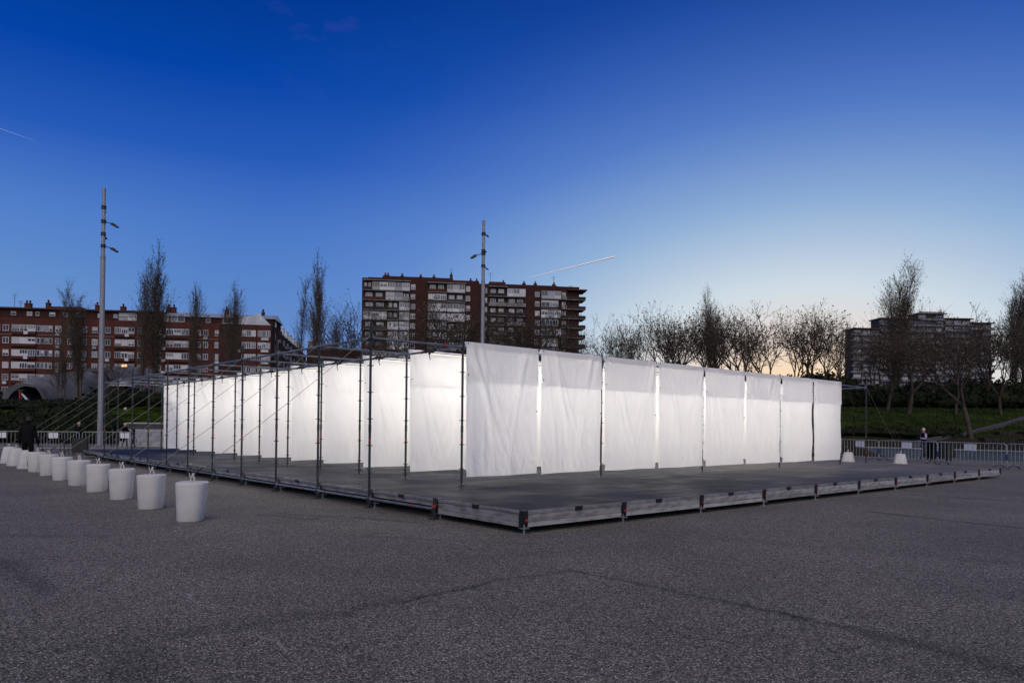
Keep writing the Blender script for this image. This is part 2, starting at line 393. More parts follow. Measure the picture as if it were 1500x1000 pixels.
# ------------------------------------------------------------------ mesh helpers
class MB:
    def __init__(s):
        s.v = []; s.f = []; s.m = []
    def add(s, verts, faces, mi=0):
        o = len(s.v)
        s.v.extend([tuple(v) for v in verts]); s.f.extend([tuple(i + o for i in f) for f in faces]); s.m.extend([mi] * len(faces))
    def box(s, x0, x1, y0, y1, z0, z1, mi=0, mw=None):
        v = [(x0, y0, z0), (x1, y0, z0), (x1, y1, z0), (x0, y1, z0), (x0, y0, z1), (x1, y0, z1), (x1, y1, z1), (x0, y1, z1)]
        if mw is not None: v = [mw @ Vector(p) for p in v]
        s.add(v, [(3, 2, 1, 0), (4, 5, 6, 7), (0, 1, 5, 4), (1, 2, 6, 5), (2, 3, 7, 6), (3, 0, 4, 7)], mi)
    def tube(s, p0, p1, r0, r1=None, n=8, caps=True, mi=0):
        r1 = r0 if r1 is None else r1
        p0 = Vector(p0); p1 = Vector(p1); d = (p1 - p0).normalized()
        a = d.orthogonal().normalized(); b = d.cross(a)
        v = []
        for p, r in ((p0, r0), (p1, r1)):
            for i in range(n):
                t = 2 * math.pi * i / n
                v.append(p + (a * math.cos(t) + b * math.sin(t)) * r)
        f = [(i, (i + 1) % n, n + (i + 1) % n, n + i) for i in range(n)]
        if caps: f += [tuple(range(n - 1, -1, -1)), tuple(range(n, 2 * n))]
        s.add(v, f, mi)
    def path(s, pts, r, n=8, mi=0):
        for a, b in zip(pts[:-1], pts[1:]):
            s.tube(a, b, r, r, n, True, mi)
    def ring(s, cx, cy, z0, z1, r, n=8, mi=0):
        s.tube((cx, cy, z0), (cx, cy, z1), r, r, n, True, mi)
    def lathe(s, prof, n=20, mi=0, sx=0, cx=0, cy=0):
        v = []; f = []
        for (r, z) in prof:
            for i in range(n):
                t = 2 * math.pi * i / n
                v.append((cx + r * math.cos(t) + sx * z, cy + r * math.sin(t), z))
        for k in range(len(prof) - 1):
            for i in range(n):
                f.append((k * n + i, k * n + (i + 1) % n, (k + 1) * n + (i + 1) % n, (k + 1) * n + i))
        f.append(tuple(range(n - 1, -1, -1))); f.append(tuple(range((len(prof) - 1) * n, len(prof) * n)))
        s.add(v, f, mi)
    def mesh(s, name, mats, smooth=False):
        me = bpy.data.meshes.new(name)
        me.from_pydata(s.v, [], s.f)
        for m in (mats if isinstance(mats, (list, tuple)) else [mats]): me.materials.append(m)
        if len(set(s.m)) > 1: me.polygons.foreach_set('material_index', s.m)
        if smooth: me.polygons.foreach_set('use_smooth', [True] * len(me.polygons))
        me.update()
        return me
    def build(s, name, mats, parent=None, smooth=False, **kw):
        return put(name, s.mesh(name, mats, smooth), parent, **kw)

def put(name, me, parent=None, loc=(0, 0, 0), rot=(0, 0, 0), scale=None):
    o = bpy.data.objects.new(name, me)
    COL.objects.link(o)
    o.location = loc; o.rotation_euler = rot
    if scale: o.scale = scale
    if parent: o.parent = parent
    return o

def tag(o, label=None, cat=None, group=None, kind=None):
    if label: o['label'] = label
    if cat: o['category'] = cat
    if group: o['group'] = group
    if kind: o['kind'] = kind
    return o

def thing(name, label, cat, loc=(0, 0, 0), rz=0, group=None):
    o = bpy.data.objects.new(name, None); COL.objects.link(o)
    o.empty_display_size = .2
    o.location = loc; o.rotation_euler = (0, 0, rz)
    return tag(o, label, cat, group)

def copy_tree(root, loc, rz=None, label=None, scale=None):
    kids = [o for o in TREE[root.name]]
    c = root.copy(); COL.objects.link(c); c.location = loc
    if rz is not None: c.rotation_euler = (0, 0, rz)
    if scale: c.scale = scale
    if label: c['label'] = label
    lst = []
    for ch in kids:
        k = ch.copy(); COL.objects.link(k); k.parent = c; lst.append(k)
        for g in [q for q in TREE.get(ch.name, [])]:
            g2 = g.copy(); COL.objects.link(g2); g2.parent = k
    TREE[c.name] = lst
    return c
TREE = {}
def reg(root):
    TREE[root.name] = [o for o in COL.objects if o.parent == root]
    for ch in TREE[root.name]:
        TREE[ch.name] = [o for o in COL.objects if o.parent == ch]

ORD = ['first', 'second', 'third', 'fourth', 'fifth', 'sixth', 'seventh', 'eighth', 'ninth', 'tenth', 'eleventh', 'twelfth']
rnd = random.Random(7)

# ------------------------------------------------------------------ ground and terrain
def grid_mesh(name, xs, ys, fz, m, smooth=True):
    v = [(x, y, fz(x, y)) for y in ys for x in xs]
    nx = len(xs)
    f = [(j * nx + i, j * nx + i + 1, (j + 1) * nx + i + 1, (j + 1) * nx + i) for j in range(len(ys) - 1) for i in range(nx - 1)]
    b = MB(); b.add(v, f); return b.build(name, m, smooth=smooth)

g = MB(); g.add([(-2500, -400, 0), (2500, -400, 0), (2500, 3500, 0), (-2500, 3500, 0)], [(0, 1, 2, 3)])
tag(g.build('ground', M['asphalt']), kind='structure')

def smooth01(t):
    t = max(0, min(1, t)); return t * t * (3 - 2 * t)
def terr(x, y):
    w = smooth01((x + 20) / 35)           # 0 left, 1 right
    y0 = 54 * (1 - w) + 43.5 * w
    zr = 1.25 * smooth01((y - y0) / 4) + .8 * smooth01((y - y0 - 4) / 8) + 1.6 * smooth01((y - y0 - 8) / 15) + 1.2 * smooth01((y - y0 - 22) / 40)
    zl = 4.4 * smooth01((y - y0) / 42)
    z = zl * (1 - w) + zr * w
    z += (noise.noise(Vector((x * .12, y * .15, 3))) * .18 + noise.noise(Vector((x * .5, y * .5, 8))) * .05) * smooth01((y - y0 - 1) / 5)
    return z - .05 * (1 - smooth01((y - y0) / 1.0)) - (1.0 if y < y0 - .5 else 0)
xs = [-420, -300, -220, -160] + [-130 + 2.0 * i for i in range(120)] + [115, 150, 200, 300, 420]
ys = [40 + .8 * i for i in range(75)] + [105, 115, 130, 160, 220, 350, 700]
tag(grid_mesh('grass_bank', xs, ys, terr, M['grass']), kind='structure')

def zg(x, y):
    return max(0, terr(x, y))

# ------------------------------------------------------------------ stage frame of reference
CX, CY, TH = 0.1747, 10.4881, 0.7163
DR, DL, L0, RA, RB = 2.1779, 2.1245, 4.2543, -0.0641, 2.1003
DC = 4.2801
SZ, H = 0.3289, 3.186
ct, st_ = math.cos(TH), math.sin(TH)
def S(r, l, z=0.0):
    return (CX + r * ct - l * st_, CY + r * st_ + l * ct, z)
NRB, NLB = 10, 14
WR, WL = NRB * DR, NLB * DL

stage = thing('stage_platform', 'low square stage with dark worn deck boards and scuffed grey skirt boards, under the scaffolding', 'stage', S(0, 0), TH)
# deck boards, each its own piece
def rounded_board(w, d, t):
    b = MB(); b.box(0, w, 0, d, -t, 0); return b
dw, dd = DR - .007, DL / 2 - .007
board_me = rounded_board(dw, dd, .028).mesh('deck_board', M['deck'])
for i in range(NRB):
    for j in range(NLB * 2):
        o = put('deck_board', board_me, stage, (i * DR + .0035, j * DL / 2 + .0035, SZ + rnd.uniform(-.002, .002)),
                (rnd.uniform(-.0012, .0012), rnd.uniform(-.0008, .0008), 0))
# edge rails (front right side runs along x, front left side along y)
rail = MB(); rail.box(.05, DR - .05, -.035, -.002, SZ - .045, SZ + .004)
rail_me = rail.mesh('edge_rail', M['edge'])
sk1 = MB(); sk1.box(.062, DR - .062, -.03, -.006, .172, SZ - .050); sk1_me = sk1.mesh('skirt_board', M['skirt'])
sk2 = MB(); sk2.box(.062, DR - .062, -.034, -.008, .100, .168); sk2_me = sk2.mesh('skirt_board', M['skirt'])
clip = MB(); clip.box(-.075, .075, -.055, .01, SZ - .05, SZ + .012); clip.box(-.06, .06, -.065, -.055, SZ - .03, SZ - .005)
clip_me = clip.mesh('edge_clip', M['black'])
def post_mesh():
    b = MB()
    b.box(-.050, .050, -.045, .045, .15, SZ - .06)
    b.box(-.046, .046, -.052, .04, SZ - .058, SZ + .010)
    b.box(-.022, .022, -.060, -.046, .155, SZ - .075)
    b.box(-.058, -.052, -.03, .03, .11, SZ - .02); b.box(.052, .058, -.03, .03, .11, SZ - .02)
    return b.mesh('corner_post', M['black'])
def jack_mesh():
    b = MB()
    b.tube((0, 0, .006), (0, 0, .2), .017, n=8)
    b.box(-.075, .075, -.075, .075, 0.002, .010)
    b.tube((0, 0, .075), (0, 0, .10), .032, n=8)
    b.box(-.095, .095, -.010, .010, .082, .094)
    b.box(-.012, .012, -.08, .08, .080, .092)
    return b.mesh('screw_jack', M['ledger_steel'])
def tag_mesh():
    b = MB(); b.box(-.024, .024, -.067, -.061, .188, .218); return b.mesh('red_tag', M['red'])
post_me, jack_me, tagm_me = post_mesh(), jack_mesh(), tag_mesh()
for i in range(NRB + 1):
    p = put('corner_post', post_me, stage, (i * DR, -.005, 0))
    put('screw_jack', jack_me, stage, (i * DR, -.02, 0), (0, 0, rnd.uniform(0, 3)))
    put('red_tag', tagm_me, p)
    if i < NRB:
        put('edge_rail', rail_me, stage, (i * DR, 0, 0))
        put('skirt_board', sk1_me, stage, (i * DR, rnd.uniform(-.003, .003), rnd.uniform(-.004, .004)))
        put('skirt_board', sk2_me, stage, (i * DR, rnd.uniform(-.003, .003), rnd.uniform(-.006, .004)))
        if i in (4, 5, 6): put('red_tag', tagm_me, stage, (i * DR + DR * .55, .028, .01))
        put('edge_clip', clip_me, stage, (i * DR + DR * (.46 + rnd.uniform(-.05, .05)), 0, 0))
# left edge: rail all along, skirt only in the first bay, dark beam set back elsewhere
beam = MB(); beam.box(.0, .05, .06, DL - .06, SZ - .12, SZ - .035); beam_me = beam.mesh('edge_beam', M['skirt'])
raill = MB(); raill.box(-.028, -.002, .05, DL - .05, SZ - .04, SZ + .004); raill_me = raill.mesh('edge_rail', M['edge'])
s1 = MB(); s1.box(-.03, -.006, .062, DL - .062, .172, SZ - .050); s1_me = s1.mesh('skirt_board', M['skirt'])
s2 = MB(); s2.box(-.034, -.008, .062, DL - .062, .100, .168); s2_me = s2.mesh('skirt_board', M['skirt'])
for j in range(NLB + 1):
    if j: 
        p = put('corner_post', post_me, stage, (.06, j * DL, 0), (0, 0, R(-90)))
        put('screw_jack', jack_me, stage, (.06, j * DL, 0), (0, 0, rnd.uniform(0, 3)))
    if j < NLB:
        put('edge_rail', raill_me, stage, (0, j * DL, 0))
        if j == 0:
            put('skirt_board', s1_me, stage); put('skirt_board', s2_me, stage)
            put('edge_clip', clip_me, stage, (0, DL * .5, 0), (0, 0, R(-90)))
        else:
            put('edge_beam', beam_me, stage, (0, j * DL, 0))
            if j % 2: put('edge_clip', clip_me, stage, (0, DL * (j + .5), 0), (0, 0, R(-90)))
# far sides: plain skirt beams so that the platform is closed
for i in range(NRB):
    b = MB(); b.box(.0, DR, -.02, .0, .06, SZ - .03); b.build('edge_beam', M['skirt'], stage, loc=(i * DR, WL + .02, 0))
for j in range(NLB):
    b = MB(); b.box(.0, .02, 0, DL, .06, SZ - .03); b.build('edge_beam', M['skirt'], stage, loc=(WR, j * DL, 0))
# inner legs under the deck
b = MB()
for i in range(1, NRB):
    for j in range(1, NLB):
        b.tube((i * DR, j * DL, 0), (i * DR, j * DL, SZ - .03), .03, n=6)
tag(b.build('under_deck_legs', M['dark_steel'], stage), kind='stuff')
# thin wet-looking sheet lying on the deck
b = MB()
pts = []
for i in range(18):
    t = 2 * math.pi * i / 18
    q = 1 + .25 * math.sin(3 * t + 1) + .12 * math.sin(5 * t)
    pts.append((.42 * q * math.cos(t), .26 * q * math.sin(t), .003 + .006 * (i % 2)))
pts.append((0, 0, .012))
b.add(pts, [(i, (i + 1) % 18, 18) for i in range(18)])
sheet = b.build('plastic_sheet', M['kerb'])
sheet.location = S(.55, 6.1, SZ + .004); sheet.rotation_euler = (0, 0, TH + .9)
tag(sheet, 'small crumpled pale sheet lying on the dark deck near the left edge', 'plastic sheet')

# ------------------------------------------------------------------ scaffolding
scaf = thing('scaffolding', 'galvanised ringlock scaffolding of posts and ledgers standing on and beside the stage', 'scaffolding', S(0, 0), TH)
NK = 11
R_OUT = RB + 4 * DC + (RB - RA)        # outer right row
def standard_mesh(z0, z1, r=.0242):
    joint = z1 > 1.6
    b = MB(); b.tube((0, 0, z0 + .10), (0, 0, z1), r, n=10)
    b.tube((0, 0, z0 + .005), (0, 0, z0 + .14), .017, n=8)
    b.box(-.07, .07, -.07, .07, z0 + .002, z0 + .010)
    b.tube((0, 0, z0 + .08), (0, 0, z0 + .105), .034, n=8)
    b.box(-.09, .09, -.009, .009, z0 + .086, z0 + .097)
    if joint: b.tube((0, 0, 1.42), (0, 0, 1.56), r + .004, n=10)
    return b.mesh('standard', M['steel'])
st_ground = standard_mesh(0, H + .34)
st_deck = standard_mesh(SZ + .006, H + .16)
st_short = standard_mesh(0, SZ + .03)
ros = MB()
for (cx_, cy_) in ((0, 0),):
    ros.tube((0, 0, -.0045), (0, 0, .0045), .062, n=12)
    ros.tube((0, 0, -.016), (0, 0, .016), .031, n=10)
ros_me = ros.mesh('rosette', M['steel'])
band = MB(); band.tube((0, 0, -.02), (0, 0, .02), .0262, n=10); band_me = band.mesh('red_band', M['red'])
many = MB()
def standard(r, l, me, kind, individual, zr):
    o = put('standard', me, scaf, (r, l, 0), (0, 0, rnd.uniform(0, 6)))
    for k in range(7):
        z = .165 + .5 * k + .003
        if z < zr: continue
        if individual: put('rosette', ros_me, o, (0, 0, z))
        else:
            many.tube((r, l, z - .0045), (r, l, z + .0045), .062, n=8)
    if individual: put('red_band', band_me, o, (0, 0, 1.24 + rnd.choice([0, .02, -.5, .03])))
    return o
for k in range(NK):
    standard(RA, L0 + k * DL, st_ground, 0, True, 0)
    standard(RB, L0 + k * DL, st_deck, 0, True, SZ + .2)
    for j in range(1, 5): standard(RB + j * DC, L0 + k * DL, st_deck, 0, k == 0, SZ + .2)
    standard(R_OUT, L0 + k * DL, st_deck, 0, k == 0, SZ + .2)
put('standard', st_short, scaf, (RA, L0 - DL, 0))
put('rosette', ros_me, scaf, (RA, L0 - DL, .168))
b = put('red_band', band_me, scaf, (RA, L0 - DL, .22))
tag(many.build('rosettes', M['steel'], scaf), kind='stuff')
def ledger(p0, p1, r=.0242):
    p0 = Vector(p0); p1 = Vector(p1); d = (p1 - p0); ln = d.length; u = d.normalized()
    b = MB(); b.tube(p0 + u * .07, p1 - u * .07, r, n=8)
    for p, s in ((p0, 1), (p1, -1)):
        b.tube(p + u * s * .028, p + u * s * .085, .033, n=6)
        q = p + u * s * .055
        b.box(q.x - .008, q.x + .008, q.y - .008, q.y + .008, q.z - .06, q.z + .075)
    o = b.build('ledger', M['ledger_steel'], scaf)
    if rnd.random() < .5:
        bb = MB(); q = p0 + d * rnd.choice([.22, .3, .78, .7]); bb.tube(q, q + u * .05, .0262, n=8); bb.build('red_band', M['red'], o)
    return o
for k in range(NK):
    l = L0 + k * DL
    if k < NK - 1:
        ledger((RA, l, H), (RA, l + DL, H))
        ledger((R_OUT, l, H), (R_OUT, l + DL, H))
        for j in range(5): ledger((RB + j * DC, l, H), (RB + j * DC, l + DL, H))
    ledger((RA, l - DL, .172), (RA, l, .172))
    ledger((RA, l, H + .002), (RB, l, H + .002))
    for j in range(4):
        ledger((RB + j * DC, l, H + .002), (RB + (j + 1) * DC, l, H + .002))
    ledger((RB + 4 * DC, l, H + .002), (R_OUT, l, H + .002))
ledger((RB + 4 * DC, L0, H - .5), (RB + 4 * DC, L0 + DL, H - .5))

# ------------------------------------------------------------------ canvases
def canvas_mesh(seed, w=2.03, ztop=3.30, zbot=.50, nx=44, nz=64, flap=False):
    r = random.Random(seed)
    zlo = 2.48 if flap else zbot
    nz = 22 if flap else nz
    folds = [(r.uniform(.0, .25), r.uniform(.10, .30), r.uniform(.012, .03)) for _ in range(5)]
    foldr = [(1 - r.uniform(.0, .25), -r.uniform(.08, .25), r.uniform(.008, .022)) for _ in range(4)]
    vert = [(r.uniform(.05, .95), r.uniform(-.03, .03), r.uniform(.004, .010), r.uniform(.015, .035)) for _ in range(9)]
    dxb = r.uniform(-.03, .03); pinch = r.uniform(.01, .035)
    sag = r.uniform(.0, .03)
    off = Vector((seed * 3.7, seed * 1.3, 0))
    v = []
    for j in range(nz + 1):
        tz = j / nz
        z = ztop + (zlo - ztop) * tz
        depth = (ztop - z) / (ztop - zbot)          # 0 top .. 1 bottom
        for i in range(nx + 1):
            s = i / nx
            x = s * w
            # sides draw in towards the bottom
            x += (.5 - s) * 2 * pinch * depth + dxb * depth * .6
            y = 0.0
            for (s0, sl, a) in folds:
                c = s0 + sl * depth * 2.2
                y -= 2.2 * a * math.exp(-((s - c) / .020) ** 2) * math.exp(-depth * 1.8) * smooth01(depth * 14)
            for (s0, sl, a) in foldr:
                c = s0 + sl * depth * 2.2
                y -= 2.2 * a * math.exp(-((s - c) / .022) ** 2) * math.exp(-depth * 2.2) * smooth01(depth * 14)
            for (s0, sl, a, wd) in vert:
                y -= a * math.exp(-((s - s0 - sl * depth) / wd) ** 2) * (.35 + .65 * depth) * smooth01(depth * 5)
            n1 = noise.noise(Vector((x * 1.6, z * 1.1, 0)) + off)
            n2 = noise.noise(Vector((x * 6 + z * 2.0, z * 2.4, 5)) + off)
            n3 = noise.noise(Vector((x * 13 - z * 5, z * 9, 9)) + off)
            low = smooth01((depth - .62) / .35)
            y += .04 * n1 * (.3 + depth) + .013 * n2 * (.35 + .65 * depth) + .018 * n3 * low
            if flap:
                y = y * .85 - .012 - .022 * (tz ** 3)
            zz = z + (0 if flap else .004 * math.sin(s * 7 + seed) * depth + sag * depth * (s - .5))
            if flap: zz += tz * .006 * math.sin(s * 9 + seed)
            v.append((x, y, zz))
    f = [(j * (nx + 1) + i, j * (nx + 1) + i + 1, (j + 1) * (nx + 1) + i + 1, (j + 1) * (nx + 1) + i) for j in range(nz) for i in range(nx)]
    if not flap:
        # hem turned up at the bottom, top turned back over the ledger
        o = len(v)
        for i in range(nx + 1):
            bx = v[i]; v.append((bx[0], .05, ztop + .012))
        for i in range(nx + 1):
            bx = v[i]; v.append((bx[0], .09, ztop - .10))
        f += [(o + i, o + i + 1, i + 1, i) for i in range(nx)]
        f += [(o + nx + 1 + i, o + nx + 2 + i, o + i + 1, o + i) for i in range(nx)]
    b = MB(); b.add(v, f)
    return b.mesh('upper_flap' if flap else 'canvas_sheet', M['canvas'], smooth=True)
NV = 8
cm_main = [canvas_mesh(s + 1) for s in range(NV)]
cm_flap = [canvas_mesh(s + 1, flap=True) for s in range(NV)]
lite_main = [canvas_mesh(s + 31, nx=22, nz=32) for s in range(2)]
front_lab = ['large white canvas nearest the camera, first of the long front row',
             'white canvas just right of the nearest corner canvas in the long front row',
             'white canvas third along the front row, right of the first dark post between canvases',
             'white canvas fourth along the front row, left of the second dark post',
             'white canvas fifth along the front row, right of the second dark post',
             'white canvas sixth along the front row, right of the narrow bright gap',
             'white canvas seventh along the front row, left of the dark open slit',
             'white canvas at the far right end of the front row, beside the rightmost posts']
b = MB(); b.box(-.006, .006, -.006, .006, -.014, .014); b.tube((0, 0, 0), (0, .07, .02), .004, n=4); tie_me = b.mesh('tie', M['black'])
for k in range(NK):
    for j in range(8):
        x = RB + j * (DC / 2) + .055
        loc = S(x, L0 + k * DL - .05, 0)
        vis = (k == 0 or j == 0)
        idx = (k * 3 + j * 5) % NV
        me = cm_main[idx] if vis else lite_main[(k + j) % 2]
        o = put('canvas', me, None, loc, (0, 0, TH + rnd.uniform(-.004, .004)))
        if k == 0:
            tag(o, front_lab[j], 'canvas', 'white canvases of the front row')
        elif j == 0:
            if k == NK - 1: lb = 'farthest white canvas of the left side, narrow beside the stone plinth'
            else: lb = 'white canvas at the left end of its row, %s behind the front corner canvas' % ORD[k - 1]
            tag(o, lb, 'canvas', 'white canvases stepping back along the left side')
        else:
            tag(o, 'white canvas hidden behind the front row, glimpsed only through slits', 'canvas', 'white canvases hidden inside the structure')
        if vis:
            put('upper_flap', cm_flap[idx], o)
            for (tx, tz) in ((.03, 3.27), (2.0, 3.27), (.04, 2.62), (1.98, 1.9)): put('tie', tie_me, o, (tx, -.035, tz))

# ------------------------------------------------------------------ light battens (lit in the photograph: one end shows on each inner beam)
BL = 4 * DC + .12
ld = bpy.data.lights.new('batten_lamp', 'AREA'); ld.shape = 'RECTANGLE'; ld.size = BL - .1; ld.size_y = .05
ld.energy = BATTEN_W; ld.color = (1.0, .93, .82)
bb = thing('light_batten', 'slim black light batten lying across the inner beams, lit underneath', 'light batten', (0, 0, 0), 0, 'light battens between the rows of canvases')
b = MB(); b.box(0, BL, -.035, .035, -.042, -.028); b.box(-.006, -.001, -.035, .035, -.070, -.028); b.build('housing', M['black'], bb)
b = MB(); b.add([(.02, -.028, -.043), (.02, .028, -.043), (.02, 0, -.062), (BL - .02, -.028, -.043), (BL - .02, .028, -.043), (BL - .02, 0, -.062)], [(0, 2, 1), (3, 4, 5), (0, 3, 5, 2), (1, 2, 5, 4), (0, 1, 4, 3)]); b.build('lens', M['lens'], bb)
r_ = random.Random(3); b = MB()
pts = [Vector((-.02 + .03 * math.sin(i * 1.7), -.26 + .05 * i, -.01 + .028 * math.sin(i * 2.3))) for i in range(11)]
b.path(pts, .020, 6); b.path([p + Vector((.02, .03, .035)) for p in pts[2:8]], .014, 6)
b.path([Vector((0, -.06, -.02)), Vector((-.03, -.03, -.11)), Vector((-.01, -.05, -.17)), Vector((-.05, -.09, -.19))], .010, 6)
b.build('cable_bundle', M['black'], bb)
reg(bb)
for k in range(NK - 1):
    loc = S(RB - .03, L0 + (k + .55) * DL, H)
    lab = 'black end of a lit light batten on the inner beam, %s from the front corner' % ORD[k]
    if k == 0: o = bb; o.location = loc; o.rotation_euler = (0, 0, TH); o['label'] = lab
    else: o = copy_tree(bb, loc, TH, lab)
    for sgn in (-1, 1):
        lo = bpy.data.objects.new('lamp', ld); COL.objects.link(lo); lo.parent = o
        lo.location = (BL / 2, sgn * .032, -.066); lo.rotation_euler = (sgn * R(33), 0, 0)

# ------------------------------------------------------------------ concrete ballast blocks and guy cables
def block_mesh(inv, seed):
    r = random.Random(seed)
    b = MB(); n = 28
    if inv: prof = [(.178, .0), (.186, .02), (.206, .3), (.226, .590), (.222, .612), (.205, .622), (.10, .626)]; sx = .04
    else: prof = [(.285, .0), (.29, .02), (.235, .33), (.18, .58), (.17, .605), (.15, .62), (.08, .622)]; sx = 0
    v = []; f = []
    for k, (rr, z) in enumerate(prof):
        for i in range(n):
            t = 2 * math.pi * i / n
            c, s = math.cos(t), math.sin(t)
            q = (abs(c) ** 3.2 + abs(s) ** 3.2) ** (-1 / 3.2)
            q = min(q, 1.12)
            nn = noise.noise(Vector((c * 2 + seed, s * 2, z * 4))) * .006
            chip = -.02 * max(0, noise.noise(Vector((c * 5 + seed, s * 5, 7)))) if k == 0 else 0
            zz = z + (.02 * max(0, noise.noise(Vector((c * 4 + seed, s * 4, 1)))) if k == 0 else 0)
            v.append(((rr * q + nn + chip) * c + sx * z, (rr * q + nn + chip) * s, zz))
    for k in range(len(prof) - 1):
        for i in range(n): f.append((k * n + i, k * n + (i + 1) % n, (k + 1) * n + (i + 1) % n, (k + 1) * n + i))
    f.append(tuple(range(n - 1, -1, -1))); f.append(tuple(range((len(prof) - 1) * n, len(prof) * n)))
    b.add(v, f); return b.mesh('concrete_body', M['concrete'], smooth=True)
blk = {(inv, s): block_mesh(inv, s) for inv in (0, 1) for s in (1, 2, 3)}
lp = MB()
pts = [Vector((.028 * math.cos(t), 0, .085 * math.sin(t))) for t in [math.pi * i / 8 for i in range(9)]]
lp.path(pts, .011, 6); lp.path([p + Vector((.006, .012, .01)) for p in pts], .009, 6)
lp.tube((0, 0, .08), (.02, 0, .13), .02, n=6); lp.tube((-.035, 0, .07), (-.05, .01, .135), .007, n=5)
loop_me = lp.mesh('lifting_loop', M['rope'])
def ballast(loc, inv, seed, rz, lab, grp):
    t = thing('ballast_block', lab, 'concrete block', loc, rz, grp)
    put('concrete_body', blk[(inv, seed)], t)
    t.rotation_euler = (rnd.uniform(-.02, .02), rnd.uniform(-.03, .015), rz + rnd.uniform(-.25, .25))
    put('lifting_loop', loop_me, t, (.045 * .62 if inv else 0, 0, .625 if inv else .61), (0, 0, rnd.uniform(0, .6)))
    return t
def cable(p0, p1, lab, grp, ratchet=.0):
    p0 = Vector(p0); p1 = Vector(p1)
    t = thing('guy_cable', lab, 'cable', p0, 0, grp)
    d = p1 - p0; b = MB(); pr = Vector((0, 0, 0))
    N_ = 10
    pts = [d * (i / N_) - Vector((0, 0, .04 * math.sin(math.pi * i / N_))) for i in range(N_ + 1)]
    b.path(pts, .0042, 6); b.build('wire', M['wire'], t)
    b = MB(); a = d * .0; c = d * .05; b.tube(a, c, .012, n=6)
    b.build('tensioner', M['steel'], t)
    return t
for k in range(NK):
    inv = 1 if k < 8 else 0
    l = L0 + k * DL
    lab = ('white concrete block, %s from the camera in the line left of stage%s' %
           (ORD[k], ' ' if 0 else ''))
    if k == 0: lab = 'nearest white concrete block left of the stage, widest at the top with a chipped base'
    loc = S(-3.28 + rnd.uniform(-.03, .03), l, 0)
    ballast(loc, inv, 1 + k % 3, (0 + rnd.uniform(-.1, .1)) if inv else TH, lab, 'white concrete blocks in line left of the stage')
    top = Vector(loc) + Vector((.028 if inv else 0, 0, .72))
    cl = 'thin guy cable from the %s concrete block counted from the camera to the scaffolding' % (ORD[k] if k else 'nearest')
    cable(top, S(RA - .02, l, H - .06 + .1), cl, 'guy cables on the left side of the scaffolding')
for k in (0, 1):
    l = L0 + k * DL
    loc = S(24.62, l, 0)
    ballast(loc, 0, 2, TH, ('white tapered concrete block before the barriers, nearer the walking man' if k == 0
                            else 'white tapered concrete block beside the right end of the canvas row'), 'white tapered blocks right of the stage')
    cable(Vector(loc) + Vector((0, 0, .70)), S(R_OUT + .02, l, H), 'thin guy cable of the %s block right of the stage' % ('outer right' if k == 0 else 'inner right'), 'guy cables on the right side')

# ------------------------------------------------------------------ lamp posts
def lamp_post(loc, h, lab, heads, r0=.19, r1=.115, zs_=.0):
    t = thing('lamp_post', lab, 'lamp post', loc, 0, 'tall grey lamp posts')
    zj = h * .73
    b = MB(); b.tube((0, 0, 0), (0, 0, zj), r0, r0 * .86, 14); b.tube((0, 0, zj - .05), (0, 0, zj + .08), r0 * .95, r0 * .95, 14)
    b.tube((0, 0, zj), (0, 0, h), r1 * 1.15, r1, 14); b.tube((0, 0, 0), (0, 0, .06), r0 * 1.7, r0 * 1.7, 14)
    b.build('pole', M['post'], t)
    b = MB(); b.box(-.08, .08, -r0 - .012, -r0 + .02, 1.0, 1.6); b.build('access_door', M['post'], t)
    for (z, ang, ln, down) in heads:
        mw = Matrix.Rotation(ang, 4, 'Z')
        a = mw @ Vector((r1, 0, z)); c = mw @ Vector((r1 + ln, 0, z - down * .5))
        b = MB(); b.tube(a, c, .028, n=6); b.tube((0, 0, z - .12), (0, 0, z + .12), r1 * 1.45, n=12); b.build('bracket', M['dark_steel'], t)
        b = MB()
        m2 = Matrix.Translation(c) @ mw @ Matrix.Rotation(R(28), 4, 'Y')
        if ln < .15: m2 = m2 @ Matrix.Scale(.5, 4)
        b.box(0, .52, -.13, .13, -.06, .05, 0, m2); b.box(.04, .46, -.10, .10, -.09, -.06, 0, m2); b.box(.05, .3, -.08, .08, .05, .10, 0, m2)
        b.build('lamp_head', M['dark_steel'], t)
    return t
lamp_post((-29.2, 51.6, 0), 18.27, 'tall grey lamp post at the left with two lamp heads on its right side', [(15.9, 0, .45, .3), (14.15, 0, .45, .3), (16.9, R(100), .0, .3), (15.0, R(80), .0, .3)])
lamp_post((-2.45, 58.8, 0), 18.3, 'tall grey lamp post before the central apartment tower, lamp heads on both sides', [(15.6, R(180), .45, .25), (17.2, R(30), .12, .1), (15.8, R(-60), .12, .1), (14.6, R(20), .1, .3)], r0=.17, r1=.12)

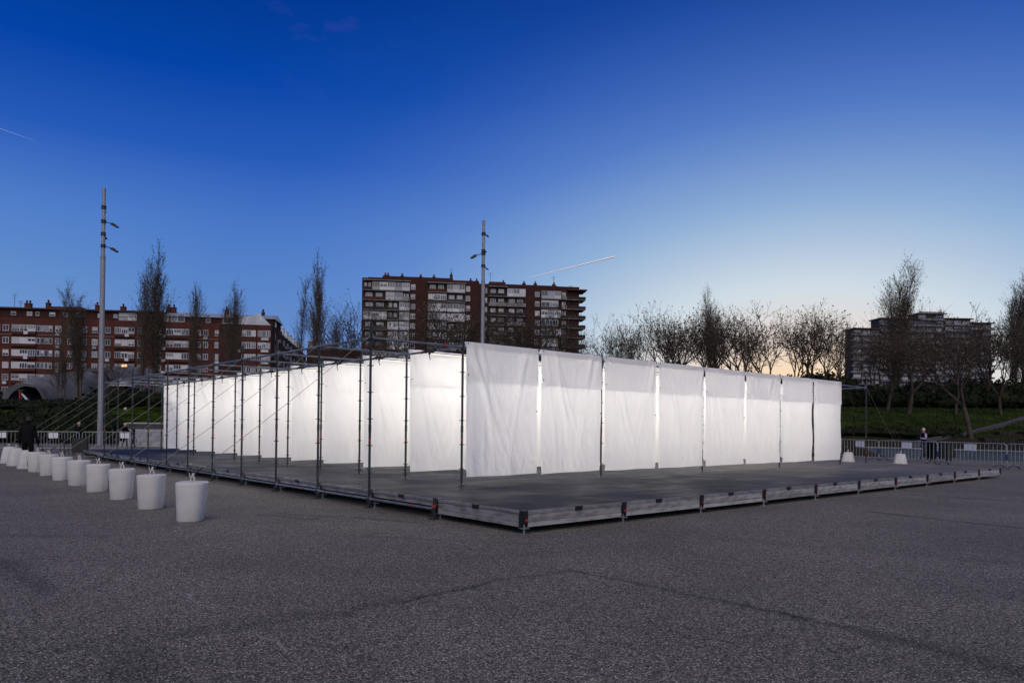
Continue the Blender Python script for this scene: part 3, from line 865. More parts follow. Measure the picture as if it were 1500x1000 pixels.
# ------------------------------------------------------------------ crowd barriers
bar_me = MB(); bar_me.tube((0, 0, .17), (0, 0, 1.03), .0105, n=6); bar_me = bar_me.mesh('bar', M['pale_steel'])
def barrier_frame_mesh(ln):
    b = MB(); z0, z1, rr = .15, 1.06, .12
    def arc(cx_, cz_, a0, a1):
        return [Vector((cx_ + rr * math.cos(a), 0, cz_ + rr * math.sin(a))) for a in [a0 + (a1 - a0) * i / 5 for i in range(6)]]
    pts = arc(ln - rr, z1 - rr, 0, math.pi / 2)[::1] + arc(rr, z1 - rr, math.pi / 2, math.pi) + arc(rr, z0 + rr, math.pi, 1.5 * math.pi) + arc(ln - rr, z0 + rr, 1.5 * math.pi, 2 * math.pi)
    pts.append(pts[0]); b.path(pts, .019, 8)
    return b.mesh('barrier_frame', M['pale_steel'])
ft = MB(); ft.path([Vector((0, -.30, .015)), Vector((0, -.10, .12)), Vector((0, 0, .17)), Vector((0, .10, .12)), Vector((0, .30, .015))], .017, 6)
ft.box(-.03, .03, -.36, -.24, .0, .02); ft.box(-.03, .03, .24, .36, .0, .02)
foot_me = ft.mesh('foot', M['dark_steel'])
slv = MB(); slv.tube((0, 0, .35), (0, 0, .62), .024, n=8); slv_me = slv.mesh('blue_sleeve', M['blue'])
def barrier(p0, p1, nb, lab, grp, sheets=0, sheet_at=.3, side='right', where=''):
    p0 = Vector((*p0, 0)); p1 = Vector((*p1, 0)); d = p1 - p0; ln = d.length - .05; a = math.atan2(d.y, d.x)
    t = thing('crowd_barrier', lab, 'barrier', p0, a, grp)
    put('barrier_frame', barrier_frame_mesh(ln), t)
    for i in range(nb):
        put('bar', bar_me, t, (ln * (i + 1) / (nb + 1), 0, 0))
    put('foot', foot_me, t, (.35, 0, 0)); put('foot', foot_me, t, (ln - .35, 0, 0))
    put('blue_sleeve', slv_me, t, (0.0, 0, 0)); put('blue_sleeve', slv_me, t, (ln, 0, 0))
    for s in range(sheets):
        c = p0 + d.normalized() * (sheet_at * ln + s * .235)
        nrm_ = Vector((d.y, -d.x, 0)).normalized()
        if nrm_.y > 0: nrm_ = -nrm_
        c += nrm_ * .03
        b = MB(); b.box(0, .21, -.002, .002, .70, 1.0); b.tube((.02, 0, .98), (.02, .0, 1.05), .004, n=4); b.tube((.19, 0, .98), (.19, 0, 1.05), .004, n=4)
        o = b.build('paper_sheet', M['paper'], None, loc=c, rot=(0, 0, a))
        if math.cos(a) < 0:
            pos = ['rightmost', 'middle', 'leftmost'][s] if sheets == 3 else ['right-hand', 'left-hand'][s]
        else:
            pos = ['leftmost', 'middle', 'rightmost'][s] if sheets == 3 else ['left-hand', 'right-hand'][s]
        tag(o, '%s white paper sheet hung on %s' % (pos, where), 'notice sheet', 'white sheets hung on the barriers')
def P2(px, Y): return ((px - 750) / 1065.4 * Y, Y)
rp = [P2(1212, 42.6), P2(1287, 38.7), P2(1373, 34.9), P2(1474, 31.2), P2(1590, 27.6)]
rwh = ['the barrier beside the right end of the canvases', 'the barrier in front of the walking man', 'the barrier right of the walking man', 'the rightmost barrier']
rlab = ['galvanised crowd barrier right beside the end of the canvas row', 'galvanised crowd barrier in front of the walking man', 'galvanised crowd barrier right of the walking man, behind the far stage corner', 'galvanised crowd barrier cut off by the right edge of the photo']
for i in range(4):
    p0 = rp[i + 1]; p1 = rp[i]
    barrier(p0, p1, 16, rlab[i], 'crowd barriers on the right', 3 if i < 3 else 0, .40 if i else .25, where=rwh[i])
lpx = [(-62, 39.5), (30, 40.5), (52, 40.0), (118, 41.0), (121, 41.2), (196, 42.5), (200, 45), (262, 46)]
llab = ['crowd barrier at the left edge of the photo with white sheets', 'crowd barrier with white sheets left of the lamp post', 'crowd barrier just in front of the left lamp post', 'crowd barrier in front of the pale stone plinth']
lwh = ['the crowd barrier at the left edge', 'the crowd barrier left of the tall lamp post', 'the crowd barrier at the left lamp post', '']
for i in range(4):
    barrier(P2(*lpx[2 * i]), P2(*lpx[2 * i + 1]), 14, llab[i], 'crowd barriers on the left', (3, 2, 2, 0)[i], (.55, .3, .75, 0)[i], where=lwh[i])

# ------------------------------------------------------------------ low walls, kerb, plinth
def wall_between(name, p0, p1, z0, z1, th, m, lab, cat, cope=None, block=None):
    p0 = Vector((*p0, 0)); p1 = Vector((*p1, 0)); d = p1 - p0; a = math.atan2(d.y, d.x); ln = d.length
    t = thing(name, lab, cat, p0, a)
    if block:
        rows = max(1, round((z1 - z0) / block[1])); nb = max(1, round(ln / block[0]))
        bw, bh = ln / nb, (z1 - z0) / rows
        b = MB(); b.box(.006, bw - .006, 0, th, .006, bh - .006); me = b.mesh('stone_block', m)
        b = MB(); b.box(0, ln, .02, th - .02, z0, z1 - .01); b.build('wall_core', M['kerb'], t)
        for r_ in range(rows):
            for c in range(nb):
                put('stone_block', me, t, (c * bw + (bw * .5 if r_ % 2 else 0) - (bw * .25), rnd.uniform(-.012, .006), z0 + r_ * bh))
    else:
        b = MB(); b.box(0, ln, 0, th, z0, z1); b.build('wall_body', m, t)
    if cope:
        b = MB(); b.box(-.05, ln + .05, -.06, th + .05, z1 + .002, z1 + cope); b.build('coping', M['stone'], t)
    return t
wall_between('low_wall', P2(1238, 46), P2(1347, 42.5), 0, .52, .3, M['wallc'], 'low blue-grey wall behind the barriers left of the walking man', 'wall', .06)
wall_between('low_wall', P2(1400, 41), P2(1560, 37), 0, .52, .3, M['wallc'], 'low blue-grey wall behind the barriers at the right edge', 'wall', .06)
wall_between('stone_plinth', P2(180, 49), P2(300, 51.5), 0, 1.05, 1.6, M['stone'], 'pale stone block plinth left of the farthest canvas', 'plinth', .12, (.62, .35))
wall_between('retaining_wall', P2(186, 53.4), P2(320, 55), 0, 1.55, .5, M['kerb'], 'dark retaining wall with pale coping behind the stone plinth', 'wall', .10)
# kerbed path climbing the right bank
kerb_pts = [(1330, 45.2), (1350, 46.0), (1385, 47.0), (1412, 49), (1440, 51.5), (1475, 55), (1500, 58), (1540, 62), (1600, 66)]
b = MB()
kp = []
for px, Y in kerb_pts:
    x, y = P2(px, Y); kp.append(Vector((x, y, zg(x, y))))
for a_, c_ in zip(kp[:-1], kp[1:]):
    d = (c_ - a_); n_ = Vector((-d.y, d.x, 0)).normalized() * .22
    b.add([a_ - n_ - Vector((0, 0, .3)), c_ - n_ - Vector((0, 0, .3)), c_ + n_ - Vector((0, 0, .3)), a_ + n_ - Vector((0, 0, .3)),
           a_ - n_ + Vector((0, 0, .16)), c_ - n_ + Vector((0, 0, .16)), c_ + n_ + Vector((0, 0, .16)), a_ + n_ + Vector((0, 0, .16))],
          [(0, 1, 5, 4), (4, 5, 6, 7), (2, 3, 7, 6), (1, 2, 6, 5), (3, 0, 4, 7)])
k_ = b.build('path_kerb', M['kerb']); tag(k_, kind='structure')
# rough dark stone terraces right of the kerb
for i, (pa, pb, zz) in enumerate([((1425, 44.6), (1620, 41.5), .75), ((1440, 46.2), (1640, 43.0), 1.15), ((1462, 48.2), (1660, 45.0), 1.6)]):
    p0, p1 = P2(*pa), P2(*pb)
    b = MB(); nseg = 16
    for s in range(nseg):
        x0 = p0[0] + (p1[0] - p0[0]) * s / nseg; y0 = p0[1] + (p1[1] - p0[1]) * s / nseg
        x1 = p0[0] + (p1[0] - p0[0]) * (s + .92) / nseg; y1 = p0[1] + (p1[1] - p0[1]) * (s + .92) / nseg
        jz = rnd.uniform(-.12, .05)
        b.add([(x0, y0 - .3, 0), (x1, y1 - .3, 0), (x1, y1 + .5, 0), (x0, y0 + .5, 0), (x0, y0 - .18, zz + jz), (x1, y1 - .18, zz + jz + rnd.uniform(-.05, .05)), (x1, y1 + .5, zz + jz), (x0, y0 + .5, zz + jz)],
              [(0, 1, 5, 4), (4, 5, 6, 7), (2, 3, 7, 6), (1, 2, 6, 5), (3, 0, 4, 7)])
    o = b.build('rough_terrace', mat('terrace_earth_%d' % i, (.026, .022, .020), .95, var=.5, scale=2))
    tag(o, 'rough brown earth terrace at the foot of the right bank, %s step' % ['lowest', 'middle', 'topmost'][i], 'terrace', 'earth terraces on the right bank')

# ------------------------------------------------------------------ dark slatted crate trolley behind the barriers
tr = thing('slatted_trolley', 'dark slatted trolley behind the barrier just right of the walking man', 'trolley', (*P2(1366, 38.6), 0), R(-6))
b = MB(); b.box(0, 1.05, 0, .6, .12, .95); b.build('box', M['cloth_d'], tr)
for i in range(6):
    b = MB(); b.box(.04 + i * .17, .10 + i * .17, -.03, -.005, .12, 1.0); b.build('slat', M['dark_steel'], tr)
b = MB(); b.box(-.04, 1.09, -.05, .65, .955, 1.02); b.build('lid', M['dark_steel'], tr)
for i, (x, y) in enumerate([(.1, .08), (.95, .08), (.1, .5), (.95, .5)]):
    b = MB(); b.tube((x, y - .03, .065), (x, y + .03, .065), .06, n=10); b.build('wheel', M['black'], tr)

# ------------------------------------------------------------------ people
def person(name_label, loc, rz, h, stride, top, bottom, hair, arms='down', group=None, lean=.0, shape=1.0, skin=None):
    skin = skin or M['skin']
    t = thing('person', name_label, 'person', loc, rz, group)
    # local: faces +x ; z up ; scale by h/1.75
    k = h / 1.75
    J = {'pel': (0, 0, .95), 'wa': (.01, 0, 1.08), 'ch': (.02 + lean, 0, 1.30), 'nk': (.03 + lean, 0, 1.46), 'hb': (.045 + lean, 0, 1.53), 'hd': (.06 + lean, 0, 1.63), 'ht': (.055 + lean, 0, 1.70),
         'hl': (0, .10, .92), 'hr': (0, -.10, .92),
         'kl': (.10 * stride + .03, .11, .50), 'kr': (-.06 * stride + .04, -.11, .50),
         'al': (.26 * stride, .12, .08), 'ar': (-.30 * stride, -.12, .09 + .03 * stride),
         'tl': (.26 * stride + .17, .13, .035), 'tr': (-.30 * stride + .15, -.13, .035),
         'sl': (.02 + lean, .175, 1.40), 'sr': (.02 + lean, -.175, 1.40)}
    if arms == 'down':
        J['el'] = (-.08 * stride + .0, .235, 1.13); J['er'] = (.05 * stride, -.235, 1.13)
        J['wl'] = (-.05 * stride + .06, .25, .90); J['wr'] = (.16 * stride + .04, -.25, .90)
    else:
        J['el'] = (.05, .25, 1.15); J['er'] = (.05, -.25, 1.15); J['wl'] = (.27, .14, 1.18); J['wr'] = (.27, -.12, 1.15)
    names_ = list(J); idx = {n_: i for i, n_ in enumerate(names_)}
    E = [('pel', 'wa'), ('wa', 'ch'), ('ch', 'nk'), ('nk', 'hb'), ('hb', 'hd'), ('hd', 'ht'), ('pel', 'hl'), ('pel', 'hr'), ('hl', 'kl'), ('hr', 'kr'), ('kl', 'al'), ('kr', 'ar'), ('al', 'tl'), ('ar', 'tr'),
         ('ch', 'sl'), ('ch', 'sr'), ('sl', 'el'), ('sr', 'er'), ('el', 'wl'), ('er', 'wr')]
    RAD = {'pel': (.15, .12), 'wa': (.15, .115), 'ch': (.155, .125), 'nk': (.06, .06), 'hb': (.062, .066), 'hd': (.083, .10), 'ht': (.06, .07), 'hl': (.095, .095), 'hr': (.095, .095), 'kl': (.068, .068), 'kr': (.068, .068),
           'al': (.05, .05), 'ar': (.05, .05), 'tl': (.038, .03), 'tr': (.038, .03), 'sl': (.075, .075), 'sr': (.075, .075), 'el': (.052, .052), 'er': (.052, .052), 'wl': (.036, .036), 'wr': (.036, .036)}
    me = bpy.data.meshes.new('body')
    # hands: palm and five fingers rooted at each wrist
    V = [Vector(J[n_]) for n_ in names_]; EE = [(idx[a], idx[c]) for a, c in E]; RR = [RAD[n_] for n_ in names_]
    for w, e in (('wl', 'el'), ('wr', 'er')):
        W = Vector(J[w]); d = (W - Vector(J[e])).normalized(); side = Vector((1, 0, 0)) if abs(d.x) < .7 else Vector((0, 0, 1))
        side = (side - d * side.dot(d)).normalized()
        V.append(W + d * .07); EE.append((idx[w], len(V) - 1)); RR.append((.034, .018)); pi_ = len(V) - 1
        for q in range(4):
            o_ = side * (-.03 + .02 * q); ln = (.065, .08, .075, .055)[q]
            V.append(W + d * .095 + o_); EE.append((pi_, len(V) - 1)); RR.append((.010, .010))
            V.append(W + d * (.095 + ln) + o_ * 1.1 + Vector((.01, 0, 0))); EE.append((len(V) - 2, len(V) - 1)); RR.append((.008, .008))
        V.append(W + d * .06 + side * .055); EE.append((idx[w], len(V) - 1)); RR.append((.011, .011))
    V = [v * k for v in V]
    me.from_pydata([tuple(v) for v in V], EE, [])
    o = bpy.data.objects.new('body', me); COL.objects.link(o)
    sk = o.modifiers.new('skin', 'SKIN'); sk.use_smooth_shade = True
    lay = me.skin_vertices[0].data
    for i, r_ in enumerate(RR):
        lay[i].radius = (r_[0] * k * shape, r_[1] * k * shape); lay[i].use_root = (i == 0)
    sb = o.modifiers.new('sub', 'SUBSURF'); sb.levels = 2; sb.render_levels = 2
    dg = bpy.context.evaluated_depsgraph_get(); dg.update()
    m2 = bpy.data.meshes.new_from_object(o.evaluated_get(dg))
    bpy.data.objects.remove(o)
    m2.name = 'body'
    m2.materials.clear()
    for mm in (skin, top, bottom, M['black'], M['cloth_l'] if top is M['cloth_d'] and arms == 'walk' else top): m2.materials.append(mm)
    mi = []
    for p in m2.polygons:
        c = p.center / k
        if c.z > 1.475: q = 0
        elif c.z < .10: q = 3
        elif c.z < .93 and abs(c.y) < .20: q = 2
        elif abs(c.y) > .2 and c.z < .93: q = 0
        else: q = 1
        if q == 1 and abs(c.y) > .165: q = 4
        mi.append(q)
    m2.polygons.foreach_set('material_index', mi)
    m2.polygons.foreach_set('use_smooth', [True] * len(mi)); m2.update()
    put('body', m2, t)
    # hair cap, nose, ears
    b = MB(); hc = Vector((.055 + lean, 0, 1.645)) * k
    v = []; f = []
    for j in range(7):
        ph = (math.pi * .62) * j / 6
        for i in range(14):
            th = 2 * math.pi * i / 14
            fr = max(0, math.cos(th)) * max(0, ph - .9) * .03
            v.append((hc.x - .012 + (.098 * math.sin(ph)) * math.cos(th) * (1 - fr * 10) , hc.y + .086 * math.sin(ph) * math.sin(th), hc.z + .095 * math.cos(ph)))
    for j in range(6):
        for i in range(14): f.append((j * 14 + i, (j + 1) * 14 + i, (j + 1) * 14 + (i + 1) % 14, j * 14 + (i + 1) % 14))
    b.add(v, f); b.build('hair', hair, t, smooth=True)
    b = MB(); fx = (.06 + lean + .09) * k
    b.add([(fx - .01, -.012, 1.64 * k), (fx - .01, .012, 1.64 * k), (fx + .02, 0, 1.60 * k), (fx - .005, 0, 1.595 * k)], [(0, 1, 2), (1, 3, 2), (3, 0, 2)])
    b.build('nose', skin, t)
    return t
hy = 39.0
person('man with white hair and dark vest over lilac sleeves walking left behind the right barriers', (*P2(1354, hy), 0), R(180), 1.76, .9, M['cloth_d'], M['cloth_b'], M['hair_w'], arms='walk')
person('person in dark clothes standing behind the farthest concrete blocks at the left', (*P2(41, 24.3), 0), R(100), 1.75, .55, M['cloth_d'], M['cloth_d'], M['hair_d'], arms='down', shape=1.12, skin=M['cloth_d'])
person('person with pale hair in dark clothes left of the left lamp post', (*P2(116, 42.5), 0), R(-60), 1.62, .3, M['cloth_d'], M['cloth_d'], M['hair_w'], arms='front')
person('person in dark clothes with a pale collar in front of the stone plinth', (*P2(183, 46.5), 0), R(-20), 1.6, .3, M['cloth_d'], M['cloth_d'], M['hair_w'], arms='front')
person('person in navy clothes at the left end of the stone plinth', (*P2(196, 46.7), 0), R(190), 1.5, .2, M['cloth_b'], M['cloth_b'], M['hair_d'], arms='down')
person('smaller figure in dark clothes between the lamp post and the stone plinth', (*P2(165, 45.8), 0), R(60), 1.15, .3, M['cloth_d'], M['cloth_d'], M['hair_d'], arms='down')
# equipment left at the far end of the stage
fc = thing('flight_case', 'black flight case on the ground at the far left end of the stage', 'flight case', (*P2(106, 35.0), 0), R(20))
b = MB(); b.box(0, .62, 0, .5, .12, .80); b.box(-.01, .63, -.01, .51, .55, .59); b.build('case', M['black'], fc)
for x in (.06, .56):
    b = MB(); b.tube((x, .04, .06), (x, .08, .06), .055, n=10); b.build('wheel', M['dark_steel'], fc)
b = MB(); b.box(.2, .42, -.02, -.01, .6, .68); b.build('latch', M['steel'], fc)
st = thing('bar_stool', 'dark bar stool on thin legs beside the flight case left of the stage end', 'stool', (*P2(95, 35.4), 0), 0)
b = MB(); b.tube((0, 0, .72), (0, 0, .78), .17, n=16); b.build('seat', M['black'], st)
for a in (.5, 2.1, 3.6, 5.2):
    b = MB(); b.tube((.2 * math.cos(a), .2 * math.sin(a), 0), (.11 * math.cos(a), .11 * math.sin(a), .72), .014, n=6); b.build('leg', M['dark_steel'], st)

# ------------------------------------------------------------------ trees
def grow_spread(rng, h=11.0, trunk=2.2, depth=7, spread=1.0, r0=.20, upright=.35):
    segs = []
    def rec(p, d, ln, r, lev):
        n_ = 2 if lev < 4 else 1
        q = p
        for i in range(n_):
            d2 = (d + Vector((rng.uniform(-1, 1), rng.uniform(-1, 1), rng.uniform(-.3, 1) * upright)) * .16).normalized()
            nq = q + d2 * ln / n_
            segs.append((q, nq, r * (1 - .18 * i / n_), r * (1 - .22 * (i + 1) / n_), lev)); q = nq; d = d2
        if lev >= depth: return
        nb = 3 if (lev < 2 or rng.random() < .20) else 2
        base_a = rng.uniform(0, 6.28)
        for i in range(nb):
            a = base_a + i * 6.283 / nb + rng.uniform(-.5, .5)
            o = d.orthogonal().normalized(); o2 = d.cross(o)
            tilt = rng.uniform(.18, .60) * spread
            dd_ = (d * math.cos(tilt) + (o * math.cos(a) + o2 * math.sin(a)) * math.sin(tilt))
            dd_ = (dd_ + Vector((0, 0, upright * .35))).normalized()
            rec(q, dd_, ln * rng.uniform(.60, 1.0), r * (.70 if nb == 2 else .60), lev + 1)
            if lev > 1 and rng.random() < .40:
                tilt2 = rng.uniform(.6, 1.1)
                m_ = p.lerp(q, rng.uniform(.3, .8))
                dd2 = (d * math.cos(tilt2) + (o * math.cos(a + 2) + o2 * math.sin(a + 2)) * math.sin(tilt2)).normalized()
                if lev < depth - 1: rec(m_, dd2, ln * .5, r * .35, max(lev + 2, depth - 2))
    rec(Vector((0, 0, 0)), Vector((rng.uniform(-.05, .05), rng.uniform(-.05, .05), 1)).normalized(), trunk, r0, 0)
    return segs
def grow_poplar(rng, h=20.0, stems=1, width=.12, dens=1.0):
    segs = []
    def stem(p, d, ln, r, lev):
        n_ = 14 if lev == 0 else (6 if lev == 1 else 3)
        q = p; dr = d
        for i in range(n_):
            t = i / n_
            dr = (dr + Vector((rng.uniform(-1, 1), rng.uniform(-1, 1), 0)) * (.035 if lev == 0 else .12) + Vector((0, 0, .10 if lev else 0.02))).normalized()
            nq = q + dr * ln / n_
            ra = r * (1 - .88 * t); rb = r * (1 - .88 * (i + 1) / n_)
            segs.append((q, nq, ra, rb, lev + (1 if lev else 0) * 2))
            if lev < 2:
                cnt = (int(4 * dens) if lev == 0 else 3)
                if lev == 0 and t < .10: cnt = 0
                for c in range(cnt):
                    a = rng.uniform(0, 6.28); tilt = rng.uniform(.18, .42) if lev == 0 else rng.uniform(.25, .7)
                    o = dr.orthogonal().normalized(); o2 = dr.cross(o)
                    dd_ = (dr * math.cos(tilt) + (o * math.cos(a) + o2 * math.sin(a)) * math.sin(tilt)).normalized()
                    if lev == 0:
                        l2 = h * width * rng.uniform(.7, 1.5) * (1.25 - .85 * t) * (1.9 if t > .15 else 1.3); rec_r = ra * .28
                    else:
                        l2 = ln * rng.uniform(.22, .42); rec_r = ra * .42
                    stem(q.lerp(nq, rng.random()), dd_, l2, max(rec_r, .012), lev + 1)
            q = nq
    for s in range(stems):
        off = Vector((rng.uniform(-.5, .5) * (stems > 1), rng.uniform(-.5, .5) * (stems > 1), 0))
        stem(off, Vector((rng.uniform(-.06, .06) * (stems > 1), rng.uniform(-.03, .03), 1)).normalized(), h * (1 if s == 0 else rng.uniform(.75, .92)), h * .009, 0)
    return segs
def segs_mesh(name, segs, m, extra=None, rmin=.008):
    """numpy tubes: 6 sides for thick, 3 sides for twigs"""
    V = []; F = []; off = 0
    for sides, sel in ((6, [s for s in segs if s[2] > .05]), (3, [s for s in segs if s[2] <= .05])):
        if not sel: continue
        p0 = np.array([s[0][:] for s in sel]); p1 = np.array([s[1][:] for s in sel])
        r0 = np.maximum(np.array([s[2] for s in sel]), rmin); r1 = np.maximum(np.array([s[3] for s in sel]), rmin * .8)
        d = p1 - p0; d /= np.maximum(np.linalg.norm(d, axis=1, keepdims=True), 1e-6)
        up = np.where(np.abs(d[:, 2:3]) > .9, np.array([[1., 0, 0]]), np.array([[0., 0, 1.]]))
        a = np.cross(d, up); a /= np.linalg.norm(a, axis=1, keepdims=True); b = np.cross(d, a)
        n_ = len(sel)
        ang = 2 * np.pi * np.arange(sides) / sides
        c = np.cos(ang)[None, :, None]; s_ = np.sin(ang)[None, :, None]
        ringd = a[:, None, :] * c + b[:, None, :] * s_
        v0 = p0[:, None, :] + ringd * r0[:, None, None]; v1 = p1[:, None, :] + ringd * r1[:, None, None]
        v = np.concatenate([v0, v1], axis=1).reshape(-1, 3)
        i = np.arange(sides); f1 = np.stack([i, (i + 1) % sides, sides + (i + 1) % sides, sides + i], 1)
        f = (f1[None] + (np.arange(n_) * 2 * sides)[:, None, None]).reshape(-1, 4) + off
        V.append(v); F.append(f); off += len(v)
    mats = [m]; nb_main = sum(len(f) for f in F)
    if extra is not None:
        V.append(extra[0]); F.append(extra[1] + off); mats.append(extra[2])
    V = np.concatenate(V); F = np.concatenate(F)
    me = quads_mesh(name, V, F)
    for mm in mats: me.materials.append(mm)
    if extra is not None:
        mi = np.zeros(len(F), dtype=np.int32); mi[nb_main:] = 1
        me.polygons.foreach_set('material_index', mi)
    return me
def quads_mesh(name, V, F):
    me = bpy.data.meshes.new(name)
    me.vertices.add(len(V)); me.vertices.foreach_set('co', V.astype(np.float32).ravel())
    me.loops.add(F.size); me.loops.foreach_set('vertex_index', F.astype(np.int32).ravel())
    me.polygons.add(len(F)); me.polygons.foreach_set('loop_start', np.arange(0, F.size, 4, dtype=np.int32))
    me.update(calc_edges=True)
    return me
def tufts(pts, size, rng, per=2):
    """small tumbled quads round the given points"""
    P = np.repeat(np.array(pts), per, axis=0); n_ = len(P)
    P = P + rng.normal(0, size * .7, (n_, 3))
    a = rng.normal(0, 1, (n_, 3)); a /= np.linalg.norm(a, axis=1, keepdims=True)
    b = np.cross(a, rng.normal(0, 1, (n_, 3))); b /= np.linalg.norm(b, axis=1, keepdims=True)
    s = size * rng.uniform(.5, 1.3, (n_, 1))
    v = np.stack([P - a * s, P + b * s * .6, P + a * s, P - b * s * .6], 1).reshape(-1, 3)
    f = np.arange(n_ * 4).reshape(-1, 4)
    return v, f
def tree_proto(kind, seed, **kw):
    rng = random.Random(seed); nrng = np.random.default_rng(seed)
    if kind == 'spread':
        segs = grow_spread(rng, **kw); bk = M['bark']
    else:
        segs = grow_poplar(rng, **kw); bk = M['bark_p']
    trunk = [s for s in segs if s[4] == 0]; crown = [s for s in segs if s[4] > 0]
    tips = [s[1][:] for s in crown if (s[4] >= (5 if kind == 'spread' else 4))]
    if kind == 'spread':
        rr = random.Random(seed + 5); clump = [t for t in tips if rr.random() < .42]
        ex = tufts(clump, .065, nrng, 3)
    else:
        rr = random.Random(seed + 9); ex = tufts([t for t in tips if rr.random() < .4], .09, nrng, 2)
    return (segs_mesh('trunk', trunk, bk), segs_mesh('crown', crown, bk, (ex[0], ex[1], M['bud'])), max(s[1].z for s in segs))
PS = [tree_proto('spread', s, trunk=tk, depth=7, spread=sp, r0=.15, upright=up) for s, tk, sp, up in
      ((3, 2.0, 1.0, .35), (11, 1.8, 1.15, .3), (19, 2.3, .9, .45), (27, 2.0, 1.0, .6), (35, 2.2, 1.1, .35))]
PP = [tree_proto('poplar', s, h=20, stems=st_n, width=w) for s, st_n, w in ((5, 2, .15), (6, 3, .15), (8, 1, .13), (9, 4, .16))]
def tree(kind, i, px, Y, ytop, lab, grp, z=None, rz=None, wide=1.0):
    """a tree whose foot stands at depth Y; height from where its top is seen"""
    tm, cmesh, hh = (PS if kind == 'spread' else PP)[i]
    x, y = P2(px, Y); z0 = zg(x, y) if z is None else z
    hor = 619 + .01 * px
    ztop = CAM_H + (hor - ytop) / 1065.4 * Y
    s = (ztop - z0) / hh
    t = thing('spreading_tree' if kind == 'spread' else 'poplar_tree', lab, 'tree', (x, y, z0 - .15), rnd.uniform(0, 6.28) if rz is None else rz, grp)
    a = put('trunk', tm, t); c = put('crown', cmesh, t)
    t.scale = (s * wide, s * wide, s)
    return t
PG = 'poplars behind the plaza'; SG = 'bare spreading trees behind the plaza'
for (i, px, Y, yt, lab, w) in [
        (2, 84, 92, 416, 'thin leafless poplar at the far left, left one of a pair', .8),
        (1, 116, 90, 402, 'bushier budding poplar left of the tall left lamp post', 1.15),
        (1, 228, 92, 346, 'tallest budding poplar right of the left lamp post, with a double crown', .95),
        (0, 206, 90, 374, 'dense budding poplar touching the left side of the tallest left poplar', .95),
        (0, 285, 92, 404, 'sparse poplar before the middle of the red brick block, right of the tallest one', 1.0),
        (3, 340, 90, 401, 'dense dark poplar before the right bay windows of the red brick block', .85),
        (2, 437, 96, 393, 'slim poplar in open sky right of the red brick block, left of a taller one', .85),
        (1, 464, 94, 354, 'tall slim poplar in open sky between the brick block and the tower', .75),
        (0, 488, 98, 462, 'small thin poplar just left of the central tower', .9),
        (3, 1042, 105, 410, 'poplar tip rising above the bare trees right of the tower', .7),
        (3, 1312, 80, 366, 'tall broad poplar left of the grey balcony building', 1.15),
        (1, 1484, 84, 386, 'tall poplar near the right edge, left of the edge one', .9),
        (3, 1502, 80, 368, 'tall poplar cut by the right edge of the photo', .9)]:
    tree('poplar', i, px, Y, yt, lab, PG, wide=w)
